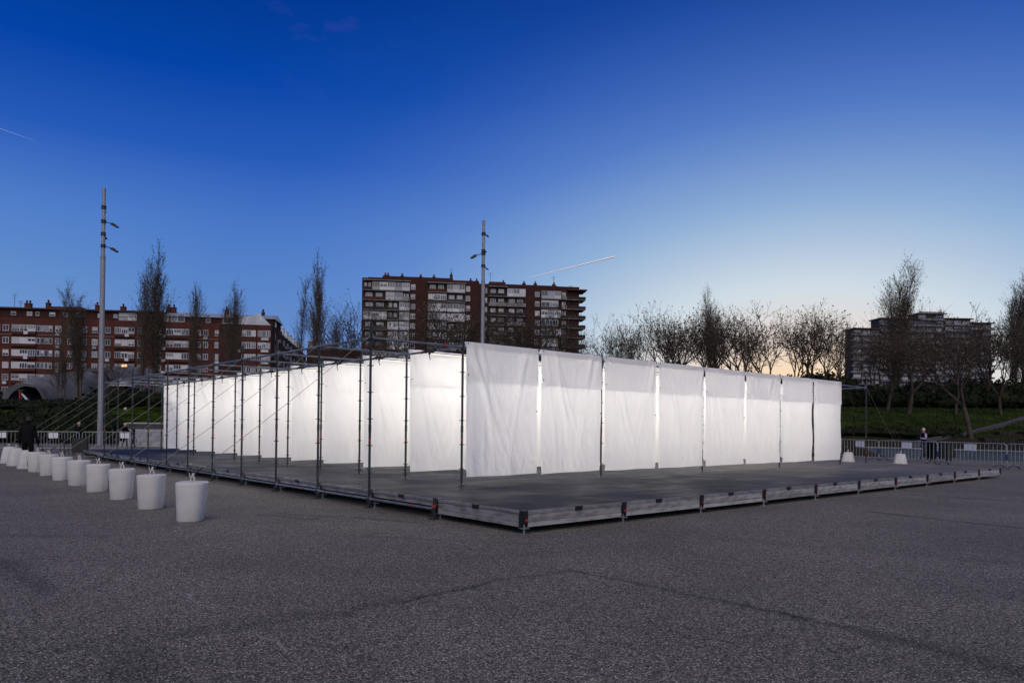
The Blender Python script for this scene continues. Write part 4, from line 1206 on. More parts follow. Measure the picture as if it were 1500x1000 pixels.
for (i, px, Y, yt, lab, w) in [
        (2, 512, 90, 425, 'bare tree reaching out left of the central tower', 1.0),
        (0, 572, 84, 434, 'bare spreading tree before the left balconies of the central tower', 1.1),
        (1, 655, 84, 428, 'bare spreading tree before the second glazed column of the tower', 1.1),
        (4, 700, 90, 455, 'bare tree behind the lamp post before the tower', .9),
        (3, 762, 84, 440, 'bare tree before the brick strip of the tower, right of the lamp post', 1.1),
        (0, 836, 92, 455, 'bare tree before the right edge of the tower', .8),
        (4, 872, 88, 462, 'small bare tree in the pale sky just right of the tower', .8),
        (2, 905, 86, 468, 'second small bare tree right of the tower', .8),
        (0, 965, 76, 438, 'round-crowned bare tree with seed clumps left of the poplar tip', 1.15),
        (1, 1005, 80, 446, 'bare tree directly left of the poplar tip', 1.0),
        (3, 1060, 78, 444, 'bare tree directly right of the poplar tip', 1.0),
        (4, 1095, 74, 432, 'bare tree with clumped twigs, left of the gap in the sunset', 1.15),
        (2, 985, 88, 450, 'slender bare tree just right of the round-crowned one', 1.0),
        (1, 1188, 90, 446, 'bare tree between the pair right of the sunset gap', 1.0),
        (0, 545, 92, 440, 'bare tree before the leftmost balconies of the tower', 1.0),
        (2, 620, 90, 452, 'bare tree before the first brick strip of the tower', 1.0),
        (1, 735, 88, 446, 'bare tree right of the central lamp post before the dark balconies', 1.1),
        (4, 795, 90, 448, 'bare tree before the white glazed balconies at the right of the tower', 1.1),
        (3, 1290, 70, 470, 'bare tree behind the right end of the canvases before the grey building', 1.1),
        (1, 1445, 70, 462, 'bare tree between the two lawn trees near the right edge', 1.1),
        (3, 935, 84, 462, 'thin bare tree left of the round-crowned tree with seed clumps', 1.0),
        (1, 1030, 88, 450, 'bare tree at the foot of the poplar tip', 1.0),
        (0, 1078, 88, 445, 'bare tree filling the gap right of the poplar tip', 1.0),
        (4, 1125, 88, 450, 'bare tree at the left rim of the sunset gap', 1.0),
        (0, 1365, 66, 470, 'bare tree before the penthouse of the grey building', 1.1),
        (1, 1300, 62, 476, 'bare tree before the left part of the grey building, close to the tall poplar', 1.0),
        (2, 1400, 60, 466, 'bare tree behind the lawn before the right part of the grey building', 1.1),
        (2, 1165, 78, 444, 'bare tree right of the sunset gap, left one of the pair', 1.0),
        (0, 1205, 76, 440, 'bare tree right of the sunset gap, right one of the pair', 1.05),
        (3, 1235, 82, 456, 'bare tree against the left wing of the grey balcony building', .9),
        (1, 1331, 60, 462, 'dark bare tree on the lawn before the grey balcony building', 1.1),
        (4, 1423, 47, 432, 'nearest bare tree at the right, its trunk rising from the foot of the bank', 1.0),
        (0, 1466, 60, 440, 'bare tree on the lawn near the right edge', 1.0),
        (1, 1500, 66, 452, 'bare tree on the bank at the right edge of the photo', 1.0),
        (2, 1540, 60, 440, 'bare tree just outside the right edge, branches reaching in', 1.0),
        (3, 100, 78, 500, 'low bare tree before the grey shell roof at the left', .9),
        (1, 158, 80, 520, 'low bare tree beside the left lamp post', .9)]:
    tree('spread', i, px, Y, yt, lab, SG, wide=w * 1.12)

# ------------------------------------------------------------------ shrubs (uncountable)
def shrub_mass(name, blobs, seed, m, leaf=.16, dens=260):
    nr = np.random.default_rng(seed); VV = []; FF = []; off = 0
    for (x, y, z, rx, ry, rz_) in blobs:
        n_ = int(dens * (rx * rz_) ** .9)
        u = nr.normal(0, 1, (n_, 3)); u /= np.linalg.norm(u, axis=1, keepdims=True)
        rad = nr.uniform(.72, 1.08, (n_, 1)) * (1 + .22 * np.sin(u[:, :1] * 7 + x) * np.cos(u[:, 2:3] * 6 + y))
        P_ = u * rad * np.array([[rx, ry, rz_]]) + np.array([[x, y, z]])
        P_ = P_[P_[:, 2] > z - rz_ * .75]
        v, f = tufts(P_, leaf, nr, 2)
        VV.append(v); FF.append(f + off); off += len(v)
        # dark woody core so that the mass is opaque
        nu, nv = 8, 6; core = []
        for j in range(nv + 1):
            ph = math.pi * j / nv
            for i in range(nu):
                th = 2 * math.pi * i / nu
                core.append((x + rx * .82 * math.sin(ph) * math.cos(th), y + ry * .82 * math.sin(ph) * math.sin(th), z + rz_ * .82 * math.cos(ph)))
        cf = [(j * nu + i, (j + 1) * nu + i, (j + 1) * nu + (i + 1) % nu, j * nu + (i + 1) % nu) for j in range(nv) for i in range(nu)]
        VV.append(np.array(core)); FF.append(np.array(cf) + off); off += len(core)
    me = quads_mesh(name, np.concatenate(VV), np.concatenate(FF)); me.materials.append(m)
    o = put(name, me); return o
def blobs_line(px0, px1, Y0, Y1, ytop, step, seed, rr=1.6, jit=.5, low=None):
    r = random.Random(seed); out = []
    n_ = int((px1 - px0) / step)
    for i in range(n_):
        px = px0 + (px1 - px0) * (i + r.uniform(-.3, .3)) / n_; Y = r.uniform(Y0, Y1)
        x, y = P2(px, Y); z0 = zg(x, y)
        yt = ytop(px) if callable(ytop) else ytop
        zt = CAM_H + (619 + .01 * px - (yt + r.uniform(-8, 8) * jit)) / 1065.4 * Y
        hh = max(.5, zt - z0)
        out.append((x, y, z0 + hh * .45, rr * r.uniform(.8, 1.3), rr * r.uniform(.7, 1.1), hh * .58))
    return out
bl = blobs_line(1180, 1640, 66, 70, 577, 11, 1, 1.7, 1.2) + blobs_line(1180, 1640, 72, 80, 566, 14, 2, 2.4, 1.5)
o = shrub_mass('shrubbery', bl, 4, M['leaf'], .17, 150)
tag(o, 'dark evergreen shrub belt behind the lawn on the right', 'shrubs', kind='stuff')
bl = blobs_line(-60, 160, 58, 66, lambda px: 608 if px < 70 else 603, 8, 5, 1.6, 1.0) + blobs_line(60, 150, 66, 80, 598, 9, 25, 1.6, 1.0) + blobs_line(-60, 165, 80, 90, 594, 9, 27, 1.8, .8) + blobs_line(150, 240, 84, 92, 582, 9, 26, 2.0, 1.0) + blobs_line(-60, 150, 55, 57, 622, 9, 6, 1.2, .5)
o = shrub_mass('shrubbery', bl, 5, M['leaf'], .15, 150)
tag(o, 'dark low shrubs behind the left barriers below the shell roof', 'shrubs', kind='stuff')
bl = blobs_line(-80, 60, 100, 118, 575, 12, 7, 3, 1) + blobs_line(140, 520, 100, 125, 572, 11, 8, 3.2, 1) + blobs_line(480, 1250, 108, 120, 560, 12, 9, 3.2, 1.5)
o = shrub_mass('shrubbery', bl, 6, M['leaf'], .3, 60)
tag(o, 'dark distant hedge line at the foot of the buildings', 'shrubs', kind='stuff')
bl = blobs_line(1232, 1400, 46.5, 49, 641, 9, 10, 1.0, .5)
o = shrub_mass('shrubbery', bl, 7, M['leaf'], .10, 180)
tag(o, 'dark ground-hugging shrubs at the foot of the right lawn', 'shrubs', kind='stuff')

# tufts of grass on the lawn
nr = np.random.default_rng(12); n_ = 26000
gx = nr.uniform(18, 60, n_); gy = nr.uniform(47.5, 66, n_)
sel = (gx / gy > .44) & (gx / gy < .78); gx = gx[sel]; gy = gy[sel]
gz = np.array([zg(a, c) for a, c in zip(gx, gy)])
hgt = nr.uniform(.05, .16, len(gx)); wd = nr.uniform(.02, .05, len(gx)); ang = nr.uniform(0, 3.14, len(gx))
dx = np.cos(ang) * wd; dy = np.sin(ang) * wd
V = np.stack([np.stack([gx - dx, gy - dy, gz - .02], 1), np.stack([gx + dx, gy + dy, gz - .02], 1),
              np.stack([gx + dx * .4 + .03, gy + dy, gz + hgt], 1), np.stack([gx - dx * .4 + .03, gy - dy, gz + hgt], 1)], 1).reshape(-1, 3)
me = quads_mesh('grass_tufts', V, np.arange(len(V)).reshape(-1, 4)); me.materials.append(mat('grass_blade', (.026, .046, .008), .9, var=.5, scale=.4))
tag(put('grass_tufts', me), 'short green grass on the right-hand lawn', 'grass', kind='stuff')

# ------------------------------------------------------------------ buildings
PX2 = 1065.4
class Facade:
    """front plane from (px0,Y0) to (px1,Y1); local x runs along it, y into the building"""
    def __init__(s, px0, Y0, px1, Y1, zb):
        s.p0 = Vector((*P2(px0, Y0), 0)); s.p1 = Vector((*P2(px1, Y1), 0))
        s.d = s.p1 - s.p0; s.len = s.d.length; s.a = math.atan2(s.d.y, s.d.x); s.zb = zb
    def u(s, px):
        t = (px - 750) / PX2
        # p0 + k d : x = t*y
        k = (t * s.p0.y - s.p0.x) / (s.d.x - t * s.d.y)
        return k * s.len
    def Y(s, px): return s.p0.y + s.d.y * s.u(px) / s.len
    def z(s, px, py): return CAM_H + (619 + .01 * px - py) / PX2 * s.Y(px) - s.zb
WM = {}
def win_meshes(w, h, n, low, blind):
    key = (round(w, 1), round(h, 1), n, low, round(blind, 1))
    if key in WM: return WM[key]
    w, h = key[0], key[1]; fr = .11
    b = MB()
    b.box(0, w, -.10, 0, 0, fr); b.box(0, w, -.10, 0, h - fr, h); b.box(0, fr, -.10, 0, fr, h - fr); b.box(w - fr, w, -.10, 0, fr, h - fr)
    for i in range(1, n):
        x = w * i / n; b.box(x - .055, x + .055, -.09, 0, fr, h - fr)
    if low: b.box(fr, w - fr, -.085, 0, fr, h * .40)
    fm = b.mesh('window', M['white_frame'])
    b = MB(); b.box(fr * .8, w - fr * .8, -.04, -.01, fr * .8, h - fr * .8); pm = b.mesh('pane', M['glass'])
    bm_ = None
    if blind > 0:
        b = MB(); b.box(fr, w - fr, -.075, -.045, h - fr - (h - 2 * fr) * blind, h - fr * .9); bm_ = b.mesh('blind', M['blind'])
    sm = MB(); sm.box(-.08, w + .08, -.2, 0, -.10, -.003); sm = sm.mesh('sill', M['slab'])
    WM[key] = (fm, pm, bm_, sm)
    return WM[key]
def window(root, x, y, z, w, h, n=2, low=False, blind=0, sill=True, lit=False):
    fm, pm, bm_, sm = win_meshes(w, h, n, low, blind)
    f = put('window', fm, root, (x, y, z))
    p = put('pane', pm, f)
    if lit:
        p.data = pm.copy(); p.data.materials.clear(); p.data.materials.append(M['winlit'])
    if bm_: put('blind', bm_, f)
    if sill: put('sill', sm, f)
    return f
def boxpart(root, name, m, *a):
    b = MB(); b.box(*a); return b.build(name, m, root)
def chimney(root, x, y, z, w, h, pots=1):
    b = MB(); b.box(x, x + w, y, y + .9, z, z + h); b.box(x - .08, x + w + .08, y - .08, y + .98, z + h, z + h + .15)
    for i in range(pots):
        c = x + w * (i + .5) / pots; b.tube((c, y + .45, z + h + .15), (c, y + .45, z + h + .7), .22, n=8); b.tube((c, y + .45, z + h + .7), (c, y + .45, z + h + .95), .34, .1, 8)
    b.build('chimney', M['brick'], root)
def antenna(root, x, y, z, h):
    b = MB(); b.tube((x, y, z), (x, y, z + h), .05, n=5)
    for q in (.7, .85, .97): b.tube((x - .8 * q, y, z + h * q), (x + .8 * q, y, z + h * q), .03, n=4)
    b.build('antenna', M['dark_steel'], root)
def acunit(root, x, y, z):
    b = MB(); b.box(x, x + .9, y - .4, y, z, z + .65); b.build('air_conditioner', M['white_frame'], root)
rb = random.Random(21)
# --- left red brick block
ZB = 4.3
F = Facade(-70, 175, 397, 185, ZB)
bd = thing('apartment_building', 'long red brick apartment block with white glazed balconies behind the left poplars', 'building', (F.p0.x, F.p0.y, ZB), F.a)
ztop = 24.6 - .2
zpar = F.z(100, 467)
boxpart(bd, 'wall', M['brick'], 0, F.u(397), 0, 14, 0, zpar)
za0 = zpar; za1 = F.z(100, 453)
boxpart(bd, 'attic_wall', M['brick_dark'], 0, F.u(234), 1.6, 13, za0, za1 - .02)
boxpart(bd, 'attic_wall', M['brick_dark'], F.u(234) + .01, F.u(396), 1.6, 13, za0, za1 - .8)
boxpart(bd, 'roof_slab', M['tile'], -.3, F.u(234), .9, 13.5, za1, za1 + .35)
# zinc mansard at the right half
def zinc_roof(x0, x1, z0, z1):
    b = MB(); b.add([(x0, 1.1, z0), (x1, 1.1, z0), (x1, 4.5, z1), (x0, 4.5, z1), (x0, 13, z0), (x1, 13, z0)], [(0, 1, 2, 3), (3, 2, 5, 4), (0, 3, 4), (1, 5, 2), (0, 4, 5, 1)])
    return b.build('zinc_roof', M['zinc'], bd)
zinc_roof(F.u(236), F.u(400), za1 - .75, za1 + .65)
floors = [482, 500, 518, 536, 553.5, 572, 590]
zc = [F.z(100, y) for y in floors]
cols = [(2, 11, 'w'), (16, 51, 'g'), (52, 76, 'b'), (79, 88, 'w'), (97, 105, 'w'), (117, 125, 'w'), (133, 141, 'w'), (152, 160, 'w'), (167, 196, 'g'), (200, 209, 'w'), (228, 235, 'w'),
        (242, 276, 'g2'), (286, 293, 'w'), (296, 303.5, 'w'), (313, 320, 'w'), (328, 334, 'w'), (344.5, 352, 'w'), (-12, -2, 'w'), (-50, -18, 'g')]
lit = {(9, 3)}
for fi, z in enumerate(zc):
    for ci, (a, c, k) in enumerate(cols):
        x0, x1 = F.u(a), F.u(c); w = x1 - x0
        if k == 'w':
            window(bd, x0, 0, z - .75, w, 1.5, 2, False, rb.choice([0, 0, .3, .6, 1.0]))
            if rb.random() < .18: acunit(bd, x0 + .2, 0, z - 1.7)
        elif k in ('g', 'g2'):
            boxpart(bd, 'balcony', M['brick'], x0 - .1, x1 + .1, -.55, -.002, z - 1.5, z - .82)
            m_ = 3; ww = w / m_
            for q in range(m_):
                window(bd, x0 + q * ww + .02, -.30, z - .80, ww - .04, 1.6, rb.choice([2, 3, 3]), rb.random() < .3, rb.choice([0, .2, .4, .7, 1.0]), sill=False, lit=(ci == 8 and fi == 3 and q == 1))
            boxpart(bd, 'balcony_side', M['dark_wall'], x0 - .05, x1 + .05, -.29, -.002, z - .80, z + .82)
            if k == 'g2' or rb.random() < .5: acunit(bd, x0 - .9 if k == 'g2' else x0 + w * .55, -.55, z - 1.55)
        elif k == 'b':
            boxpart(bd, 'balcony', M['dark_wall'], x0, x1, -.02, -.002, z - .8, z + .8)
            for q in range(4): window(bd, x0 + q * w / 4, -.03, z - .75, w / 4 - .1, 1.5, 1, False, rb.choice([0, 0, .5]), sill=False)
    # thin floor line
    boxpart(bd, 'string_course', M['slab'], F.u(-65), F.u(352), -.06, -.001, z - 1.62, z - 1.52) if fi == 0 else None
# projecting bays on the right
for (a, c) in ((354.5, 375), (377.5, 396)):
    x0, x1 = F.u(a), F.u(c)
    boxpart(bd, 'bay', M['brick'], x0 - .15, x1 + .15, -1.3, -.003, 0, zpar - .4)
    for fi, z in enumerate(zc):
        m_ = 3; ww = (x1 - x0) / m_
        for q in range(m_): window(bd, x0 + q * ww, -1.3, z - .8, ww - .03, 1.6, 2, False, rb.choice([0, .2, .5, 1.0]), sill=False)
        if a > 370: acunit(bd, x0 + .9, -1.3, z - 1.7); acunit(bd, x0 + 1.8, -1.3, z - 1.7)
# attic windows
zat = (za0 + za1) / 2 - .2
for a, c, n_ in ((8, 16, 1), (32, 40, 1), (45, 50, 1), (65, 74, 1), (86, 92, 1), (104, 111, 1), (137, 144, 1), (160, 166, 1)):
    window(bd, F.u(a), 1.6, zat - .2, F.u(c) - F.u(a), 1.0, n_, False, rb.choice([0, 1.0, .5]))
for a, c in ((168, 182), (182, 195), (235, 243), (245, 255), (255, 266), (297, 304), (322, 330)):
    window(bd, F.u(a), 1.58, zat - .7, F.u(c) - F.u(a) - .05, 1.9, 1 if a > 240 else 3, a < 200, 0 if a > 240 else .5)
for a, w_, h_, p_ in ((20, 1.5, 1.4, 2), (52, .9, 1.7, 1), (126, .8, 1.5, 1), (164, 1.2, 1.3, 1), (233, 1.0, 1.6, 1), (241, 1.0, 1.5, 1), (321, .8, 1.4, 1), (376, .7, 1.0, 1)):
    chimney(bd, F.u(a), 4, za1 + .3, w_, h_, p_)
boxpart(bd, 'roof_parapet', M['brick'], F.u(58), F.u(106), 4, 8, za1 + .36, za1 + 1.25)
antenna(bd, F.u(2), 5, za1 + .3, 4.0); antenna(bd, F.u(8), 6, za1 + .3, 2.4)
# receding right flank with lit windows
F2 = Facade(397.6, 185.1, 447, 262, ZB)
bd2 = thing('apartment_building', 'receding flank of the red brick block right of its projecting bays, with white dormers', 'building', (F2.p0.x, F2.p0.y, ZB), F2.a)
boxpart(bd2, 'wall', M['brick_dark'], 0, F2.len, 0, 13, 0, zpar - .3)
b = MB(); z0, z1 = zpar - .28, zpar + 2.6
b.add([(-1, 0.3, z0), (F2.len, 0.3, z0), (F2.len, 3.2, z1), (-1, 3.2, z1), (-1, 12, z0), (F2.len, 12, z0)], [(0, 1, 2, 3), (3, 2, 5, 4), (0, 3, 4), (1, 5, 2)])
b.build('zinc_roof', M['zinc'], bd2)
for i in range(9):
    x = 4 + i * (F2.len - 8) / 9
    b = MB(); b.box(x, x + 2.6, .0, 3, z0 + .05, z0 + 1.9); b.box(x - .15, x + 2.75, -.15, 3, z0 + 1.9, z0 + 2.05); b.build('dormer', M['zinc'], bd2)
    for z in zc[:6]:
        window(bd2, x, 0, z - .8, 2.4, 1.6, 2, False, rb.choice([0, .5, 1.0]))
        if i % 2 == 0: boxpart(bd2, 'balcony', M['slab'], x + 3, x + 6, -1.0, -.003, z - 1.3, z - .4)
# --- distant low houses between the block and the tower
F3 = Facade(448, 262, 530, 262, ZB)
bd3 = thing('house_row', 'low distant houses with pale roofs between the brick block and the tower', 'building', (F3.p0.x, F3.p0.y, ZB), F3.a)
boxpart(bd3, 'wall', M['brick_dark'], 0, F3.len, 0, 10, 0, F3.z(480, 512))
for i, (a, c, yt) in enumerate([(449, 462, 500), (464, 484, 506), (486, 503, 510), (505, 528, 516)]):
    boxpart(bd3, 'upper_storey', M['slab'], F3.u(a), F3.u(c), .5, 8, F3.z(480, 512) + .01, F3.z(a, yt))
    boxpart(bd3, 'roof', M['zinc'], F3.u(a) - .3, F3.u(c) + .3, .2, 8.3, F3.z(a, yt) + .01, F3.z(a, yt) + .4)
    window(bd3, F3.u(a) + .8, .5, F3.z(480, 512) + .4, 1.6, 1.1, 2, False, .5)

# --- central tower
F4 = Facade(528, 222, 847, 231, ZB)
tw = thing('apartment_tower', 'tall red brick apartment tower with columns of glazed balconies behind the central lamp post', 'building', (F4.p0.x, F4.p0.y, ZB), F4.a)
zroof = F4.z(600, 408.5)
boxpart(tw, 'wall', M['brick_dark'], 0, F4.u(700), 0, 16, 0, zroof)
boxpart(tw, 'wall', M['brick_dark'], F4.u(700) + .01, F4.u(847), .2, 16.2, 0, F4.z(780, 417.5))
boxpart(tw, 'roof_parapet', M['brick'], F4.u(536), F4.u(700), 2, 12, zroof + .01, zroof + .6)
boxpart(tw, 'penthouse', M['brick_dark'], F4.u(557), F4.u(662), 2.5, 12, zroof + .61, F4.z(600, 402.5))
boxpart(tw, 'penthouse', M['brick'], F4.u(716), F4.u(740), 2.5, 12, F4.z(780, 417.5) + .01, F4.z(730, 410))
boxpart(tw, 'penthouse', M['brick'], F4.u(741), F4.u(818), 3.5, 12, F4.z(780, 417.5) + .01, F4.z(770, 413.5))
zr2 = F4.z(780, 417.5)
for a in (559, 563): chimney(tw, F4.u(a), 5, F4.z(600, 402.5), .8, .7)
for a, zz in ((584, 0), (612, 0), (632, 0), (658, .8)): chimney(tw, F4.u(a), 6, F4.z(600, 402.5), .9, .9 + zz)
for a in (687, 696): chimney(tw, F4.u(a), 4, zroof, .8, 1.0)
for a in (736, 767, 784, 812): chimney(tw, F4.u(a), 5, F4.z(770, 413.5) - .3, 1.0, 1.0)
antenna(tw, F4.u(660), 6, F4.z(600, 402.5), 3.8); antenna(tw, F4.u(719), 6, F4.z(730, 410), 3.5); antenna(tw, F4.u(814), 6, F4.z(770, 413.5), 3.6); antenna(tw, F4.u(840), 6, zr2, 1.5)
NF = 13
zf0 = F4.z(575, 419.0); dz = 14.3 / PX2 * 224
def tcol(a, c, kind, f, z):
    x0, x1 = F4.u(a), F4.u(c); w = x1 - x0; yb = 0 if a < 700 else .2
    if kind == 'w':
        window(tw, x0, yb, z - .8, w, 1.6, 2, False, rb.choice([0, .3, .6, 1.0]))
    elif kind == 'g':
        boxpart(tw, 'balcony_box', M['dark_wall'], x0 - .02, x1 + .02, yb - .62, yb - .003, z - 1.42, z + 1.28)
        n_ = max(2, round(w / 2.2)); ww = w / n_
        style = rb.random()
        for q in range(n_):
            window(tw, x0 + q * ww, yb - .65, z - 1.3 if style < .7 else z - .9, ww - .02, 2.4 if style < .7 else 2.0, rb.choice([2, 3]), style < .7, rb.choice([0, 0, .25, .5, .9]), sill=False)
        boxpart(tw, 'balcony_slab', M['slab'], x0 - .1, x1 + .1, yb - .85, yb - .63, z - 1.58, z - 1.44)
    elif kind == 'b':
        boxpart(tw, 'loggia', M['dark_wall'], x0, x1, yb - .06, yb - .003, z - 1.4, z + 1.3)
        boxpart(tw, 'balcony_slab', M['slab'], x0 - .1, x1 + .1, yb - 1.15, yb - .003, z - 1.60, z - 1.42)
        boxpart(tw, 'railing', rb.choice([M['slab'], M['dark_wall'], M['brick'], M['grey_wall']]), x0, x1, yb - 1.13, yb - 1.05, z - 1.41, z - .5)
        for q in range(2):
            window(tw, x0 + w * (.1 + .45 * q), yb - .065, z - 1.0, w * .3, 1.9, 2, False, rb.choice([0, .4, .8]), sill=False)
for f in range(NF):
    z = zf0 - f * dz
    if z < 1: break
    r_ = rb.random()
    if f == 0: tcol(530, 543, 'b', f, z); tcol(543, 598, 'g', f, z)
    elif f in (1,): tcol(530, 563, 'b', f, z); tcol(563, 588, 'g', f, z); tcol(588, 598, 'b', f, z)
    else:
        tcol(530, 565, 'b' if f % 4 != 3 else 'g', f, z); tcol(566, 582, 'g' if r_ < .5 else 'b', f, z); tcol(583, 598, 'g', f, z)
    tcol(599.5, 606, 'w', f, z)
    tcol(625, 652, 'b' if f in (0, 7) else 'g', f, z); tcol(653, 679, 'g' if f % 3 != 1 else 'b', f, z)
    tcol(680.5, 686.5, 'w', f, z)
    tcol(709, 712, 'w', f, z - .3)
    tcol(714, 740, 'b', f, z - .6); tcol(741, 768, 'g' if f in (0, 5, 6, 8) else 'b', f, z - .6)
    tcol(782, 789, 'w', f, z - .9)
    if f == 0: tcol(791, 820, 'g', f, z - .9)
    else: tcol(791, 816 if f % 2 else 820, 'g', f, z - .9)
    tcol(821, 828, 'b', f, z - .9)
    x1 = F4.u(847)
    boxpart(tw, 'balcony_slab', M['slab'], F4.u(829), x1 + 1.9, -.9, 5, z - 2.5, z - 2.32)
    boxpart(tw, 'railing', M['dark_wall'], F4.u(829), x1 + 1.9, -.9, -.82, z - 2.31, z - 1.4)
    boxpart(tw, 'railing', M['dark_wall'], x1 + 1.82, x1 + 1.9, -.81, 5, z - 2.31, z - 1.4)
boxpart(tw, 'roof_slab', M['slab'], F4.u(530), F4.u(598) + .3, -1.1, -.003, zf0 + 1.5, zf0 + 1.75)
boxpart(tw, 'roof_slab', M['slab'], F4.u(624), F4.u(679) + .3, -1.1, -.003, zf0 + 1.35, zf0 + 1.6)
boxpart(tw, 'roof_slab', M['slab'], F4.u(714), F4.u(740) + .3, -.9, .19, zf0 + .9, zf0 + 1.1)
boxpart(tw, 'roof_slab', M['tile'], F4.u(829), F4.u(847) + 2.3, -1.2, 6, zr2 - 1.3, zr2 - .95)

# --- right grey balcony building
F5 = Facade(1242, 352, 1456, 358, ZB)
gb = thing('balcony_building', 'wide grey stepped building with pale balcony bands behind the right trees', 'building', (F5.p0.x, F5.p0.y, ZB), F5.a)
vols = [(1247, 1286, 482, -1.0, 'left'), (1287, 1345, 467, 0, 'mid'), (1345.5, 1384, 459, 1, 'pent'), (1384.5, 1422, 467, .5, 'r'), (1422.5, 1455, 473, 1.5, 'rr')]
for (a, c, yt, yo, nm) in vols:
    x0, x1 = F5.u(a), F5.u(c); zt = F5.z(a, yt)
    boxpart(gb, 'wall', M['grey_wall'], x0, x1, yo, yo + 7, 0, zt)
    b = MB(); b.box(x0 - .5, x1 + .5, yo - 1.6, yo + 8, zt + .01, zt + .5); b.build('roof_slab', M['tile'] if nm != 'pent' else M['grey_band'], gb)
    nf = int(zt / 3.0)
    for f in range(nf):
        z = zt - 3.0 * (f + 1) + .3
        if z < 2: break
        if nm == 'pent' and f == 1: pass
        boxpart(gb, 'balcony_band', M['grey_band'], x0 - (1.4 if nm == 'left' else .1), x1 + (.8 if nm == 'rr' else -.1), yo - 1.5, yo - .01, z - .55, z + .35)
        n_ = max(2, int((x1 - x0) / 4.2)); ww = (x1 - x0) / n_
        for q in range(n_):
            if rb.random() < .8: window(gb, x0 + q * ww + .4, yo, z + .55, ww - .8, 1.7, 3, False, rb.choice([0, .5, 1.0]), sill=False)
b = MB()
for i in range(16):
    xx = F5.u(1346) + i * (F5.u(1383) - F5.u(1346)) / 16; b.box(xx, xx + .4, -.3, .1, F5.z(1346, 459) + .5, F5.z(1346, 459) + 1.1)
b.build('roof_rail', M['grey_band'], gb)

# ------------------------------------------------------------------ grey shell roof at the left
def shell(px, Y, wpx, hpx, lab, ground_py, c0, c1, hw0, hw1, m0):
    sc_ = Y / PX2
    x, y = P2(px, Y); z0 = CAM_H + (619 + .01 * px - ground_py) * sc_
    t = thing('shell_pavilion', lab, 'pavilion', (x, y, z0), 0)
    W = wpx * sc_; Hh = hpx * sc_
    nu, nv = 26, 22; v = []
    for i in range(nu + 1):
        s = i / nu
        crest = Hh * (m0 + (1 - m0) * math.sin(s * math.pi * .55))
        hw = sc_ * (hw0 + (hw1 - hw0) * s); cxs = sc_ * (c0 + (c1 - c0) * s) ; cys = 11.0 * s
        for j in range(nv + 1):
            a = math.pi * j / nv
            cs = math.cos(a); sn = math.sin(a)
            v.append((cxs - hw * cs, cys - hw * .35 * cs, crest * (sn ** .85) + .06 * math.sin(s * 30 + cs * 9) * sn))
    b = MB(); th_ = .25
    n0 = len(v)
    vi = [(p[0] , p[1] + .02, max(p[2] - th_, -.1)) for p in v]
    f = []
    for i in range(nu):
        for j in range(nv):
            q = (i * (nv + 1) + j, (i + 1) * (nv + 1) + j, (i + 1) * (nv + 1) + j + 1, i * (nv + 1) + j + 1); f.append(q)
    b.add(v, f); b.build('shell_roof', M['shell'], t, smooth=True)
    b = MB(); rim = []
    for j in range(nv + 1): rim.append(v[j])
    o = len(rim); b.add(rim + [(p[0] + .5, p[1] + .3, max(p[2] - .45, -.1)) for p in rim], [(j, j + 1, o + j + 1, o + j) for j in range(nv)]); b.build('rim', M['shell'], t)
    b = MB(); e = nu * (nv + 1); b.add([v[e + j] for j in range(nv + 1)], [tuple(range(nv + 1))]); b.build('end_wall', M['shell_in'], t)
    return t
shell(2, 96, 152, 60, 'grey concrete shell pavilion with an arched dark mouth at the far left', 596, 30, 66, 25, 31, .60)
shell(100, 108, 110, 60, 'second grey shell pavilion behind the left lamp post and poplars', 590, 34, 60, 30, 38, .85)
# small hut further right
hx, hy_ = P2(172, 96)
hut = thing('garden_kiosk', 'small pale-roofed kiosk on the lawn seen between the far scaffolding posts', 'kiosk', (hx, hy_, zg(hx, hy_)), 0)
b = MB(); b.box(-.9, .9, 0, 1.6, 0, 2.1); b.build('wall', M['dark_wall'], hut)
b = MB(); b.add([(-1.4, -.4, 2.1), (1.4, -.4, 2.1), (1.4, 2, 2.1), (-1.4, 2, 2.1), (0, .8, 3.2)], [(0, 1, 4), (1, 2, 4), (2, 3, 4), (3, 0, 4), (3, 2, 1, 0)]); b.build('roof', M['stone'], hut)
gx_, gy_ = P2(183.5, 70)
gl = thing('globe_light', 'unlit white globe light on a dark post on the lawn behind the scaffolding', 'lamp', (gx_, gy_, zg(gx_, gy_)), 0)
b = MB(); zz = CAM_H + (621 - 599) / PX2 * 70 - zg(gx_, gy_); zz = max(zz, .5)
b.tube((0, 0, 0), (0, 0, zz - .1), .04, n=6); b.build('post', M['black'], gl)
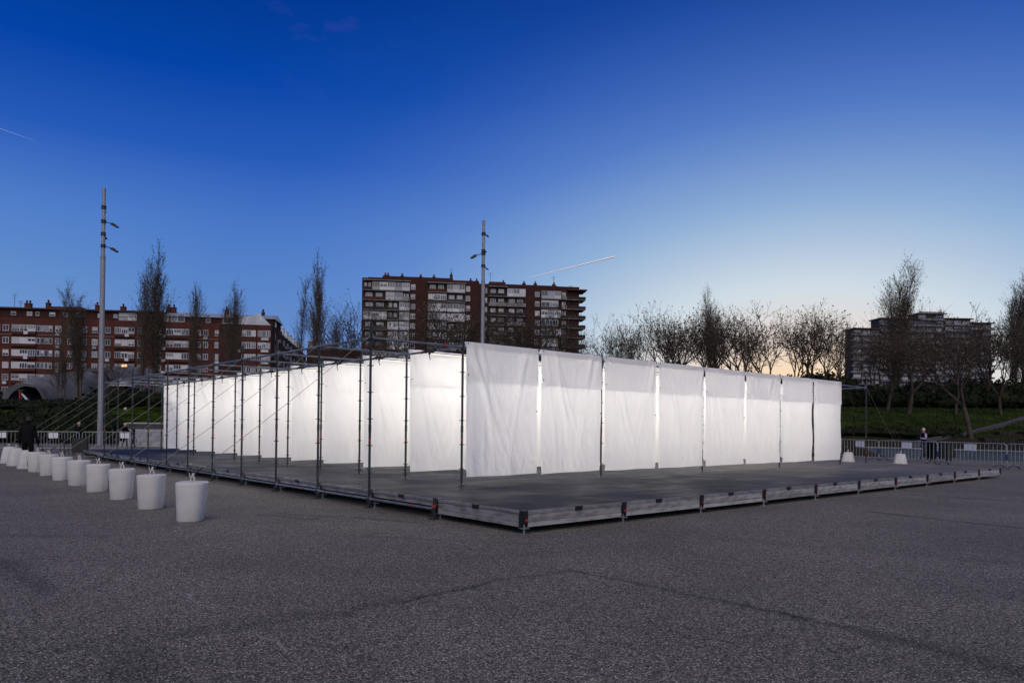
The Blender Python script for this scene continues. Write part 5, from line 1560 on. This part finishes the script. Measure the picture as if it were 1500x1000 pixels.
b = MB(); b.lathe([(.03, zz - .16), (.12, zz - .10), (.16, zz), (.12, zz + .10), (.03, zz + .16)], 12); b.build('globe', M['hair_w'], gl, smooth=True)
# slide and red post by the shell's mouth
sx_, sy_ = P2(30, 88)
sl = thing('play_slide', 'white and red play slide before the mouth of the shell pavilion', 'slide', (sx_, sy_, zg(sx_, sy_) - .1), 0)
zb_ = max(.6, CAM_H + (619.3 - 597) / PX2 * 88 - zg(sx_, sy_))
b = MB(); b.add([(0.1, 0, zb_ + .9), (1.4, -.3, zb_ - .0), (1.5, .4, zb_ - .1), (.2, .5, zb_ + .8), (0.1, 0, zb_ + .75), (1.4, -.3, zb_ - .2), (1.5, .4, zb_ - .3), (.2, .5, zb_ + .65)],
      [(0, 1, 2, 3), (7, 6, 5, 4), (0, 4, 5, 1), (1, 5, 6, 2), (2, 6, 7, 3), (3, 7, 4, 0)]); b.build('chute', M['paper'], sl)
b = MB(); b.tube((-.25, 0, 0), (-.25, 0, zb_ + 1.2), .14, n=8); b.build('post', M['red'], sl)
b = MB(); b.box(-.6, .5, -.2, .6, zb_ + 1.25, zb_ + 1.4); b.box(.1, .25, 0, .15, 0, zb_ + 1.25); b.build('roof', M['kerb'], sl)
sl.scale = (.55, .55, .8)

# ------------------------------------------------------------------ contrails (real vapour trails far away, lit by the light of the sky)
def contrail(p0, p1, r0, r1, lab):
    p0 = Vector(p0); p1 = Vector(p1); b = MB(); n_ = 3
    for i in range(n_):
        a = i / n_; c = (i + 1) / n_
        q = lambda t: p0.lerp(p1, t) + Vector((0, 0, 0.0))
        b.tube(q(a), q(c), r0 + (r1 - r0) * a, r0 + (r1 - r0) * c, 8, False)
    o = b.build('contrail', M['contrail'], smooth=True); tag(o, lab, 'contrail'); return o
contrail((-2140, 3000, 1222), (-1990, 3000, 1170), .4, .15, 'faint short contrail at the left edge of the sky')
contrail((417, 3000, 713), (65, 3000, 622), 3.6, 1.2, 'short bright white contrail rising to the right above the central tower')

print('objects', len(bpy.data.objects), 'tris', sum(len(m.polygons) * 2 for m in bpy.data.meshes))
